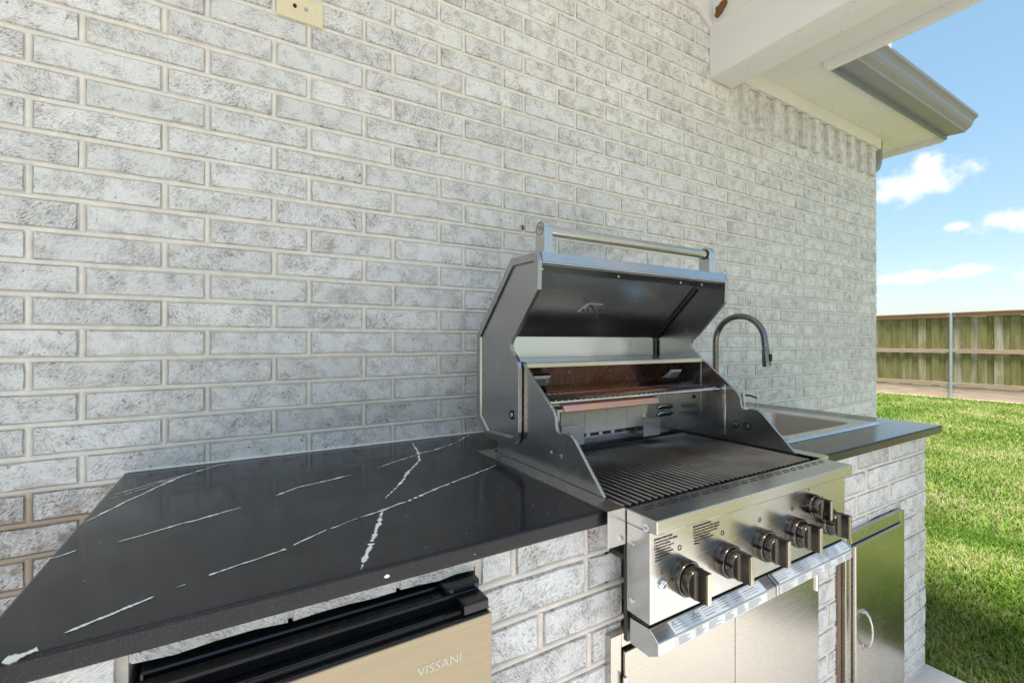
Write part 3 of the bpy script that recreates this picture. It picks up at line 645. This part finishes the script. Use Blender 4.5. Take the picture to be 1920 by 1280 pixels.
MB().box(-.119, .346, -.8425, -.8385, SLAB+.05, -.4335).build('front_panel', M_FRIDGE, door, bevel=.0012)
text_mesh('lettering', 'VISSANI', M_PALEPRINT, door, (.222, -.8428, -.491), .0200, sx=.98, spacing=1.05)
MB().box(-.117, .352, -.764, -.66, SLAB, SLAB+.045).build('kick_plate', M_BLACK, fr)

# ------------------------------------------------------------------ grill
GX0, GX1 = .640, 1.410
gr = thing('gas_grill', 'built in stainless gas grill with its lid raised open', 'grill', (1.025, -.55, CT))
# flanges resting on the stone
for nm, x0, x1 in (('left', .608, .6548), ('right', 1.4085, 1.455)):
    f = MB().box(x0, x1, -.823, -.278, CT+.0005, CT+.0025).build('trim_flange', M_STEEL, gr)
    MB().box(x0, x1, -.8262, -.8235, -.400, CT+.0026).build('flange_apron', M_STEEL, f)
MB().box(.608, 1.455, -.2775, -.262, CT+.0006, CT+.0026).build('trim_flange', M_STEEL, gr)
prof = [(-.300,-.3285), (-.300,-.060), (-.446,-.060), (-.462,-.070), (-.567,-.155), (-.584,-.170), (-.592,-.185), (-.594,-.206), (-.599,-.216), (-.609,-.220), (-.620,-.217), (-.634,-.214), (-.650,-.216), (-.664,-.225), (-.690,-.252), (-.762,-.326), (-.764,-.3285)]
for x0, x1 in ((.655, .663), (1.400, 1.408)):
    sp_ = MB().prism(prof, 'x', x0, x1).build('side_panel', M_STEELX, gr, bevel=.0016, seg=2)
    for (yy, zz) in ((-.574,-.273), (-.615,-.273)):
        MB().cyl((x0-.0018 if x0 < 1 else x0-.003, yy, zz), 'x', .0052 if x0 < 1 else .008, .0016 if x0 < 1 else .0028, 16).build('screw', M_CHROME, sp_, bevel=.0006)
        if x0 > 1: MB().ring((x0-.0012, yy, zz), 'x', .0085, .0125, .0012, 18).build('screw_well', M_DARK, sp_)
    if x0 > 1:
        MB().prism([(-.5395,-.314), (-.5305,-.314), (-.5305,-.148), (-.535,-.143), (-.5395,-.148)], 'x', x0-.003, x0-.0002).build('press_rib', M_CHROME, sp_, bevel=.0014, seg=2)
        MB().cyl((x0-.003, -.417, -.197), 'x', .008, .0028, 16).build('rotisserie_plug', M_DARK, sp_, bevel=.001)
        MB().cyl((x0-.006, -.508, -.158), 'x', .005, .0058, 12).build('rack_bracket', M_DARK, sp_)
# firebox
MB().box(.664, 1.399, -.822, -.812, -.60, -.347).build('firebox_front', M_DARKSTEEL, gr)
MB().box(.6635, 1.3995, -.8115, -.345, -.44, -.43).build('firebox_floor', M_DARKSTEEL, gr)
for a, b in ((.655, .6632), (1.3997, 1.408)): MB().box(a, b, -.768, -.30, -.60, -.3287).build('firebox_side', M_DARKSTEEL, gr)
MB().box(.6635, 1.3995, -.344, -.334, -.44, -.158).build('back_wall', M_STEELX, gr)
# slanted, heat stained upper back and its rolled top trim
MB().prism([(-.343,-.157), (-.336,-.150), (-.430,-.058), (-.437,-.064)], 'x', .6635, 1.3995).build('stained_back', M_RUST, gr)
MB().prism([(-.452,-.072), (-.446,-.072), (-.440,-.063), (-.335,-.055), (-.335,-.051), (-.446,-.057), (-.452,-.060)], 'x', .6635, 1.3995).build('back_trim', M_STEEL, gr, bevel=.001)
for cx in (.745, 1.315):
    sl_ = Vector((0, -.094, .093)).normalized(); nn = Vector((0, -.70, -.71)); c = Vector((cx, -.390, -.110))
    def lens(h, k): return [c + Vector((1,0,0))*a*k + sl_*b*k + nn*h for a, b in ((-.040,-.020), (.040,-.020), (.030,.022), (-.030,.022))]
    l0 = MB().loft([lens(.003, 1.0), lens(.006, 1.0), lens(.012, .72)], cap0=True, cap1=True).build('lamp_lens', M_GLASS, gr, bevel=.002)
for (a, b) in ((.83, 1), (.99, 1), (1.10, .4)):
    c = Vector((a, -.362-.055*b, -.137+.053*b)); MB().tube([c+Vector((0,-.002,-.002)), c+Vector((0,-.005,-.005))], .003, 8).build('screw', M_CHROME, gr)
# rear ceramic burner
rb = MB().box(.825, 1.215, -.372, -.345, -.300, -.205).build('rear_burner', M_STEEL, gr, bevel=.002)
for i in range(4): MB().box(.836+i*.0915, .836+i*.0915+.0905, -.3755, -.3725, -.288, -.216).build('ceramic_tile', M_CERAMIC, rb, bevel=.001)
MB().box(.825, 1.215, -.386, -.3725, -.302, -.296).build('burner_lip', M_STEEL, rb)
for i in range(7): MB().box(.85+i*.052, .885+i*.052, -.3735, -.3723, -.2955, -.2905).build('vent_slot', M_DARK, rb)
MB().prism([(-.345,-.150), (-.432,-.186), (-.440,-.203), (-.436,-.206), (-.428,-.190), (-.345,-.154)], 'x', .800, 1.194).build('burner_shield', M_COPPER, gr, bevel=.001)
MB().box(.804, .886, -.422, -.420, -.308, -.250).build('igniter_shield', M_STEEL, gr); MB().box(1.138, 1.217, -.422, -.420, -.313, -.256).build('igniter_shield', M_STEEL, gr)
MB().box(.804, .886, -.4195, -.346, -.308, -.306).build('shield_foot', M_STEEL, gr); MB().box(1.138, 1.217, -.4195, -.346, -.313, -.311).build('shield_foot', M_STEEL, gr)
MB().tube([(1.17, -.40, -.30), (1.165, -.395, -.245)], .004, 8).build('igniter_pin', M_CHROME, gr)
for zz in (-.239, -.264):
    lv = MB().tube([(1.292, -.3445, zz), (1.30, -.350, zz+.006), (1.36, -.350, zz+.006), (1.369, -.3445, zz)], .005, 8).build('louver', M_STEELX, gr, smooth=50)
    MB().box(1.298, 1.363, -.346, -.3443, zz-.008, zz+.0).build('louver_slot', M_DARK, lv)
# cooking grate: four sections of bars, flame tamers below
GZt = -.334
nb_ = 38; x = .672; sec = [MB() for _ in range(4)]
for i in range(nb_):
    xx = .674 + i*(1.390-.674)/(nb_-1); k = min(3, i*4//nb_); sec[k].tube([(xx, -.806, GZt-.004), (xx, -.37, GZt-.004)], .0044, 8)
for k in range(4):
    a = .672+k*.18; b = a+.178 if k < 3 else 1.392
    for yy in (-.802, -.60, -.378): sec[k].tube([(a, yy, GZt-.012), (b, yy, GZt-.012)], .004, 6)
    sec[k].build('cooking_grate', M_GRATE, gr, smooth=60)
for k in range(4):
    c = .762+k*.18; MB().prism([(c-.06,-.425), (c,-.395), (c+.06,-.425), (c+.055,-.425), (c,-.399), (c-.055,-.425)], 'y', -.79, -.40).build('flame_tamer', M_DARKSTEEL, gr)
# warming rack
wr = MB()
for yy in (-.366, -.522): wr.tube([(.664, yy, -.160), (1.399, yy, -.160)], .0036, 8)
for i in range(34):
    xx = .684+i*.0208; wr.tube([(xx, -.362, -.1553), (xx, -.526, -.1553)], .0017, 6)
wr.build('warming_rack', M_CHROME, gr, smooth=60)
# ---- control panel
cp = MB().box(.657, 1.410, -.887, -.8275, -.531, -.3575).build('control_panel', M_STEEL, gr, bevel=.0015)
MB().box(.656, 1.411, -.905, -.8272, -.3570, CT+.001).build('panel_top', M_STEEL, cp, bevel=.002)
sm = bpy.data.meshes.new('vent_slot'); q = MB().box(-.0125, .0125, -.0015, .0015, 0, .0004); sm.from_pydata(q.v, [], q.f); sm.materials.append(M_DARK)
for r_ in range(2):
    for i in range(20): inst(sm, 'vent_slot', cp, (.705+i*.0352-.011*r_, -.842-.010*r_, CT+.0012))
for zz in (-.395, -.505): MB().cyl((.6545, -.842, zz), 'x', .0052, .0024, 14).build('screw', M_CHROME, cp, bevel=.0008)
MB().cyl((.6552, -.878, -.351), 'x', .0072, .0006, 20).build('round_sticker', M_STICKER, cp)
MB().box(.6547, .6551, -.8825, -.8735, -.3525, -.3515).build('print_line', M_PRINT, cp); MB().box(.6547, .6551, -.8825, -.8735, -.3500, -.3490).build('print_line', M_PRINT, cp)
FY = -.887
def knob(cx, cz, sc=1.0, rot=0):
    k = MB(); cx += .003
    k.loft([[(cx+r_*sc*math.cos(2*math.pi*j/36), y_, cz+r_*sc*math.sin(2*math.pi*j/36)) for j in range(36)] for r_, y_ in ((.0345, FY-.0005), (.0345, FY-.019*sc), (.0328, FY-.0215*sc), (.0304, FY-.0215*sc), (.0304, FY-.014*sc))])
    b = k.build('knob', M_KNOB, cp, smooth=35)
    a0 = math.asin(.30); arc = []
    rr_ = .0288*sc
    MB().loft([[(cx+r_*sc*math.cos(2*math.pi*j/36), y_, cz+r_*sc*math.sin(2*math.pi*j/36)) for j in range(36)] for r_, y_ in ((.0288, FY-.014*sc), (.0288, FY-.037*sc), (.0278, FY-.0388*sc))], cap1=True).build('barrel', M_KNOB, b, smooth=35)
    w = .0080*sc
    top = [(w*f, math.sqrt(rr_**2-(w*f)**2)) for f in (1, .5, 0, -.5, -1)]; pr_ = top + [(-p[0], -p[1]) for p in top]
    waist = lambda f: [(cx+a*f, cz+c) for a, c in pr_]
    loops = [[(x_, y_, z_) for x_, z_ in waist(f)] for f, y_ in ((1.6, FY-.0375*sc), (1.25, FY-.041*sc), (1.05, FY-.047*sc), (.98, FY-.0605*sc), (.85, FY-.0620*sc))]
    MB().loft(loops, cap1=True).build('grip', M_BLADE_K, b, smooth=30)
    MB().prism(waist(.68), 'y', FY-.0632*sc, FY-.0619*sc).build('grip_face', M_KNOBFACE, b, bevel=.0005)
    return b
for cx in (.742, .877, 1.013, 1.148, 1.290):
    knob(cx, -.459)
    MB().ring((cx-.002, FY-.0006, -.404), 'y', .0036, .0054, .0004, 16).build('off_mark', M_PRINT, cp)
knob(1.222, -.408, .82)
MB().ring((1.222, FY-.0006, -.371), 'y', .0012, .0022, .0004, 12).build('off_mark', M_PRINT, cp)
rs = MB(); rs.ring((1.188, FY-.0006, -.396), 'y', .0055, .0068, .0004, 14)
for a in range(6): 
    w = Vector((math.cos(a*1.05), 0, math.sin(a*1.05))); c = Vector((1.188, FY-.0006, -.396)); rs.tube([c+w*.0068, c+w*.0092], .0006, 4)
rs.build('rotisserie_symbol', M_PRINT, cp)
ig = MB().loft([[( .690+r_*math.cos(2*math.pi*j/24), y_, -.462+r_*math.sin(2*math.pi*j/24)) for j in range(24)] for r_, y_ in ((.0100, FY-.0003), (.0100, FY-.004), (.0085, FY-.0055), (.0068, FY-.0055), (.0064, FY-.0035))], cap1=True).build('light_button', M_CHROME, cp, smooth=30)
MB().ring((.690, FY-.0040, -.462), 'y', .0030, .0038, .0004, 16).build('power_symbol', M_PRINT, ig)
MB().box(.6897, .6903, FY-.0040, FY-.0036, -.4622, -.4577).build('power_symbol', M_PRINT, ig)
lb = MB().ring((.690, FY-.0006, -.437), 'y', .0027, .0035, .0004, 14); lb.box(.6885, .6915, FY-.0006, FY-.0002, -.4435, -.4405); lb.build('lamp_symbol', M_PRINT, cp)
T1 = "LIGHTING INSTRUCTIONS\n1. Read all instructions before lighting\n2. Open lid during lighting\n3. If ignition does not occur in 5\n   seconds, turn the burner\n   control(s) off, wait 5 minutes\n   and repeat the lighting\n   procedure"
T2 = "INSTRUCTIONS D'ALLUMAGE\n1. Lisez les instructions avant d'allumer l'appareil\n2. Ouvrez le couvercle avant d'allumer l'appareil\n3. Si l'appareil ne s'allume pas en 5 secondes,\n   fermez le robinet, attendez 5\n   minutes, et procedez de nouveau a\n   l'allumage"
text_mesh('lighting_instructions', T1, M_PRINT, cp, (.6675, FY-.0004, -.3755), .0058, sx=.74, linesp=.98)
text_mesh('lighting_instructions', T2, M_PRINT, cp, (.780, FY-.0004, -.3745), .0058, sx=.74, linesp=.98)
# ---- drip tray handles with paper stickers
tp = [(-.836,-.542), (-.885,-.538), (-.907,-.554), (-.907,-.577), (-.884,-.591), (-.836,-.592)]
n_s = Vector((0, -.016, .022)).normalized(); d_s = Vector((0, -.022, -.016)).normalized()
for (a, b), (sa, sb) in (((.657, 1.041), (.705, 1.005)), ((1.046, 1.410), (1.058, 1.398))):
    tr = MB().prism(tp, 'x', a, b).build('drip_tray', M_STEEL, gr, bevel=.0015)
    def sl_pt(x_, s_, h): p = Vector((x_, -.885, -.538)) + d_s*s_ + n_s*h; return tuple(p)
    MB().loft([[sl_pt(sa, .0025, .0002), sl_pt(sb, .0025, .0002), sl_pt(sb, .0255, .0002), sl_pt(sa, .0255, .0002)], [sl_pt(sa, .0025, .0005), sl_pt(sb, .0025, .0005), sl_pt(sb, .0255, .0005), sl_pt(sa, .0255, .0005)]], cap0=True, cap1=True).build('warning_label', M_STICKER, tr)
    MB().box(sa, sb, -.9076, -.9072, -.5755, -.5565).build('warning_label', M_STICKER, tr)
    ln = MB(); rd = random.Random(int(a*100))
    cx = sa+.006
    while cx < sb-.03:
        w = rd.uniform(.03, .06)
        for j in range(4):
            s0 = .005+j*.0048; w2 = w*rd.uniform(.55, 1); th = .0007 if rd.random() > .25 else .0011
            ln.add([sl_pt(cx, s0, .0007), sl_pt(cx+w2, s0, .0007), sl_pt(cx+w2, s0+th, .0007), sl_pt(cx, s0+th, .0007)], [(0,1,2,3)])
        for j in range(5):
            z_ = -.5590-j*.0033; w2 = w*rd.uniform(.5, 1); th = .0008
            ln.add([(cx, -.9079, z_), (cx+w2, -.9079, z_), (cx+w2, -.9079, z_-th), (cx, -.9079, z_-th)], [(0,1,2,3)])
        cx += w+.008
    if a < .7:
        for tx in (.715, .775): 
            for s_ in (-1, 1): ln.add([sl_pt(tx, .005, .0008), sl_pt(tx+.0012, .005, .0008), sl_pt(tx+s_*.005+.0012, .014, .0008), sl_pt(tx+s_*.005, .014, .0008)], [(0,1,2,3)])
    ln.build('label_print', M_PRINT, tr, recalc=False)
MB().box(.658, 1.409, -.880, -.84, -.5375, -.5315).build('tray_gap', M_DARK, gr)
# ---- raised lid
HP = [(-.534,.226), (-.408,.228), (-.197,.023), (-.197,-.240), (-.263,-.291), (-.405,-.285), (-.428,-.279), (-.440,-.266), (-.445,-.245), (-.446,-.075), (-.440,-.055), (-.425,-.038), (-.408,-.026), (-.402,-.010), (-.408,.004), (-.434,.024), (-.538,.131), (-.541,.205)]
lid = MB().sheet([(-.541,.202), (-.536,.2265), (-.408,.2285), (-.197,.0235), (-.197,-.240), (-.263,-.291)], 'x', GX0+.0125, GX1-.0125, .0016).build('lid', M_STEEL, gr)
MB().box(GX0+.0125, GX1-.0125, -.5405, -.530, .1985, .2015).build('lid_lip', M_STEEL, lid)
for x0, x1, out in ((GX0, GX0+.012, -1), (GX1-.012, GX1, 1)):
    pl = MB(); xo = x0 if out < 0 else x1; xi = x1 if out < 0 else x0
    inn = offset_poly(HP, .020); inn2 = offset_poly(HP, .024)
    pl.loft([[(xi, a, b) for a, b in HP], [(xo, a, b) for a, b in HP], [(xo, a, b) for a, b in inn], [(xo-out*.006, a, b) for a, b in inn2]], cap0=True, cap1=True)
    side = pl.build('lid_side', M_STEELX, lid, bevel=.0015)
    MB().ring((xo-out*.0062, -.405, -.203), 'x', .009, .013, .0035*out, 20).build('pivot_well', M_DARK, side)
    MB().cyl((xo-out*.0062, -.405, -.203), 'x', .0065, .004*out, 16).build('pivot_bolt', M_CHROME, side, bevel=.001)
MB().sheet([(-.246,-.10), (-.243,.016), (-.432,.196), (-.530,.197)], 'x', GX0+.0135, GX1-.0135, .0012).build('inner_liner', M_LINER, lid)
for x_ in (1.30, .735): 
    pass
MB().tube([(GX1-.02, -.248, .013), (GX1-.02, -.428, .185)], .0045, 6).build('liner_bead', M_DARKSTEEL, lid)
MB().tube([(GX1-.02, -.249, .010), (GX1-.02, -.251, -.09)], .0045, 6).build('liner_bead', M_DARKSTEEL, lid)
for x_ in (.70, .98, 1.26, 1.37): MB().cyl((x_, -.47, .1935), 'z', .004, .003, 10).build('screw', M_CHROME, lid)
# thermometer bracket on the sloping liner
dn = Vector((0, -.69, -.72)); su = Vector((0, -.72, .69)); c = Vector((.985, -.343, .111))
def bk(h): return [c+Vector((1,0,0))*a+su*b+dn*h for a, b in ((-.047,-.020), (.047,-.020), (.047,.006), (.036,.017), (-.024,.017))]
th_ = MB().loft([bk(.0015), bk(.004)], cap0=True, cap1=True).build('thermometer_bracket', M_LINER, lid, bevel=.0008)
MB().tube([c+dn*.004+su*.004, c+dn*.055-su*.004+Vector((-.004,0,0))], .0038, 8).build('thermometer_probe', M_DARKSTEEL, th_, smooth=50)
for a in (-.036, -.014, .014, .038): MB().tube([c+Vector((a,0,0))+su*-.008+dn*.004, c+Vector((a,0,0))+su*-.008+dn*.0062], .0038, 8).build('nut', M_DARK, th_)
# lid handle
hb = MB().tube([(.700, -.497, .294), (1.347, -.497, .294)], .0145, 20).build('lid_handle', M_STEEL, gr, smooth=40)
for x0, x1 in ((.675, .7005), (1.3465, 1.374)):
    pr_ = [(-.519, .2295), (-.519, .296)] + [(-.497-.022*math.cos(R(a)), .296+.022*math.sin(R(a))) for a in range(15, 180, 15)] + [(-.475, .296), (-.475, .2295)]
    po = MB().prism(pr_, 'x', x0, x1).build('handle_post', M_STEEL, hb, bevel=.002)
    if x0 < 1:
        MB().ring((x0-.0006, -.497, .296), 'x', .0155, .0165, .0005, 24).build('emblem_ring', M_DARKSTEEL, po)
        for o in (-.005, .001, .007): MB().tube([(x0-.0004, -.497-.006+o, .290), (x0-.0004, -.497+.002+o, .303)], .0008, 4).build('emblem_stroke', M_DARKSTEEL, po)
    else: MB().cyl((x0-.004, -.497, .294), 'x', .0168, .0038, 20).build('ferrule', M_DARK, po)

# ------------------------------------------------------------------ sink, faucet, soap pump
sk = thing('sink', 'drop in stainless steel sink in the right end of the countertop', 'sink', (1.86, -.4, CT))
lo = [rrect(1.520, 2.215, -.676, -.098, .022, CT+.0006), rrect(1.522, 2.213, -.674, -.100, .022, CT+.0045), rrect(1.530, 2.205, -.666, -.108, .018, CT+.0066), rrect(1.545, 2.190, -.652, -.122, .016, CT+.0045),
      rrect(1.600, 2.120, -.615, -.262, .050, CT+.0032), rrect(1.605, 2.115, -.610, -.267, .046, CT-.003), rrect(1.613, 2.107, -.602, -.275, .042, CT-.20), rrect(1.635, 2.085, -.580, -.297, .030, CT-.23)]
rim_ = MB().loft(lo[:5]).build('rim', M_SINK, sk, smooth=50)
MB().loft(lo[4:], cap1=True).build('basin', M_BASIN, sk, smooth=50)
MB().ring((1.86, -.44, CT-.2295), 'z', .018, .042, .002, 24).build('drain', M_CHROME, sk)
DZ = CT+.0055
fc = thing('faucet', 'gooseneck gunmetal pull down faucet behind the sink', 'faucet', (1.874, -.17, DZ))
MB().loft([[(1.874+r_*math.cos(2*math.pi*j/24), -.17+r_*math.sin(2*math.pi*j/24), z_) for j in range(24)] for r_, z_ in ((.027, DZ), (.027, DZ+.008), (.021, DZ+.013), (.0205, DZ+.09), (.014, DZ+.098))], cap0=True, cap1=True).build('base', M_FAUCET, fc, smooth=35)
ar = [(1.874, -.17, DZ+.09), (1.874, -.17, -.06), (1.874, -.17, .0)]
for a in range(10, 171, 10): ar.append((1.874, -.284+.114*math.cos(R(a)), -.002+.112*math.sin(R(a))))
ar += [(1.874, -.3985, -.006), (1.874, -.401, -.03)]
MB().tube(ar, .0128, 16).build('spout', M_FAUCET, fc, smooth=50)
hd_ = MB().tube([(1.874, -.4012, -.031), (1.874, -.402, -.036), (1.874, -.406, -.098), (1.874, -.4065, -.104)], [.0145, .0155, .0168, .0155], 18).build('spray_head', M_FAUCET, fc, smooth=40)
MB().box(1.868, 1.880, -.4265, -.418, -.082, -.052).build('spray_button', M_DARK, hd_, bevel=.002)
MB().tube([(1.894, -.17, DZ+.06), (1.912, -.17, DZ+.06), (1.925, -.17, DZ+.075), (1.935, -.17, DZ+.125)], [.010, .010, .006, .005], 10).build('lever', M_FAUCET, fc, smooth=50)
sp2 = thing('soap_dispenser', 'small nickel soap pump beside the faucet', 'soap dispenser', (2.085, -.17, DZ))
MB().loft([[(2.085+r_*math.cos(2*math.pi*j/18), -.17+r_*math.sin(2*math.pi*j/18), z_) for j in range(18)] for r_, z_ in ((.019, DZ), (.019, DZ+.006), (.011, DZ+.010), (.0105, DZ+.05), (.0125, DZ+.052), (.0125, DZ+.076), (.009, DZ+.079))], cap0=True, cap1=True).build('pump_body', M_CHROME, sp2, smooth=35)
MB().tube([(2.085, -.17, DZ+.068), (2.088, -.205, DZ+.068), (2.09, -.235, DZ+.060)], [.006, .0055, .0045], 10).build('nozzle', M_FAUCET, sp2, smooth=50)

# ------------------------------------------------------------------ fence
fe = thing('wooden_fence', 'mossy cedar privacy fence with three rails and galvanised post behind the lawn', 'fence', (FX, 2.4, GZ))
pk = []
for k in range(6):
    w = .146; mb = MB(); r = random.Random(k)
    zt = .575
    mb.box(-.009, .009, -w/2, w/2, -1.06, zt); me = bpy.data.meshes.new('picket'); 
    me.from_pydata([(x_+.004*(z_ > 0)*r.uniform(-1,1), y_, z_) for x_, y_, z_ in mb.v], [], mb.f)
    bm = bmesh.new(); bm.from_mesh(me); bmesh.ops.recalc_face_normals(bm, faces=bm.faces); bm.to_mesh(me); bm.free(); me.materials.append(M_PICKET); pk.append(me)
y = -8.0; k = 0
while y < 6.2:
    k += 1; inst(random.choice(pk), 'picket', fe, (FX+.043+(.021 if k % 2 else 0), y, random.uniform(-.01,.01)), (random.uniform(-.006,.006), 0, random.uniform(-.008,.008))); y += .132 + random.uniform(-.008,.008)
for p in range(-4, 3):
    py = 2.42+p*2.44
    po = MB().tube([(FX-.03, py, GZ-.1), (FX-.03, py, .655)], .031, 14).build('post', M_GALV, fe, smooth=40)
    MB().tube([(FX-.03, py, .655), (FX-.03, py, .668), (FX-.03, py, .675)], [.034, .030, .012], 14).build('post_cap', M_GALV, po, smooth=40)
    for zz in (.61, -.225, -1.005):
        for s_ in (-1, 1): MB().box(FX-.018, FX-.010, py+s_*.055-.022, py+s_*.055+.022, zz-.018, zz+.018).build('bracket', M_GALV, po)
    for (za, zb_, m_) in ((.565, .658, M_CEDAR), (-.272, -.182, M_CEDARGREY), (-1.055, -.962, M_CEDARGREY)):
        MB().box(FX-.009, FX+.030, py+.0025-(0 if p > -4 else 0), py+2.4375, za+random.uniform(-.006,.006), zb_).build('rail', m_, fe, bevel=.003)
    MB().box(FX+.004, FX+.034, py+.003, py+2.437, GZ-.02, -1.062).build('kick_board', M_KICK, fe, bevel=.003)
    MB().box(FX-.045, FX+.085, py+.002, py+2.438, .6605+.0, .684).build('cap_board', M_CEDARGREY, fe, bevel=.003)

# ------------------------------------------------------------------ grass
def grass(n_near, n_far):
    P = []
    def sample(n, xr, wide, hgt, wid):
        X = xr[0]+(xr[1]-xr[0])*rng.random(n)
        ymax = np.minimum(X*.42-.95, 5.5); ymin = -1.7 + (X-2.4)*-.05 - wide
        Y = ymin + (ymax-ymin+.2)*rng.random(n)
        Y = np.where((X < 4.4) & (Y > -.01), Y-1.4, Y)
        h = hgt*(.55+.9*rng.random(n)); w = wid*(.7+.6*rng.random(n)); a = rng.random(n)*2*np.pi; ln = h*(.35+.9*rng.random(n))
        P.append((X, Y, h, w, a, ln))
    sample(n_near, (2.41, 4.6), .3, .028, .0029); sample(n_far, (4.6, 8.5), .2, .030, .0038); sample(n_far, (8.5, 14.2), 0, .040, .0055)
    X, Y, h, w, a, ln = [np.concatenate([p[i] for p in P]) for i in range(6)]
    n = len(X); dx_, dy_ = np.cos(a), np.sin(a); px, py = -dy_, dx_
    co = np.zeros((n, 5, 3), np.float32)
    z0 = GZ-.003
    co[:,0] = np.stack([X-px*w, Y-py*w, np.full(n, z0)], 1); co[:,1] = np.stack([X+px*w, Y+py*w, np.full(n, z0)], 1)
    mx, my, mz = X+dx_*ln*.3, Y+dy_*ln*.3, z0+h*.68
    co[:,2] = np.stack([mx+px*w*.8, my+py*w*.8, mz], 1); co[:,3] = np.stack([mx-px*w*.8, my-py*w*.8, mz], 1)
    co[:,4] = np.stack([X+dx_*ln, Y+dy_*ln, z0+h], 1)
    me = bpy.data.meshes.new('grass'); me.vertices.add(n*5); me.vertices.foreach_set('co', co.ravel())
    base = np.arange(n)[:,None]*5
    li = np.concatenate([base+np.array([0,1,2,3]), base+np.array([3,2,4])], 1).ravel().astype(np.int32)
    me.loops.add(n*7); me.loops.foreach_set('vertex_index', li)
    me.polygons.add(n*2); st = (np.arange(n)[:,None]*7+np.array([0,4])).ravel().astype(np.int32); me.polygons.foreach_set('loop_start', st)
    me.polygons.foreach_set('loop_total', np.tile(np.array([4,3], np.int32), n)); me.update(calc_edges=True); me.validate()
    me.materials.append(M_BLADE); o = bpy.data.objects.new('grass', me); C.objects.link(o); o['kind'] = 'stuff'
    tag(o, 'short bright green lawn grass with straw coloured patches', 'grass')
grass(60000, 60000)

# ------------------------------------------------------------------ lift everything to slab level = 0
for o in list(C.objects):
    if o.parent is None: o.location.z += EYE
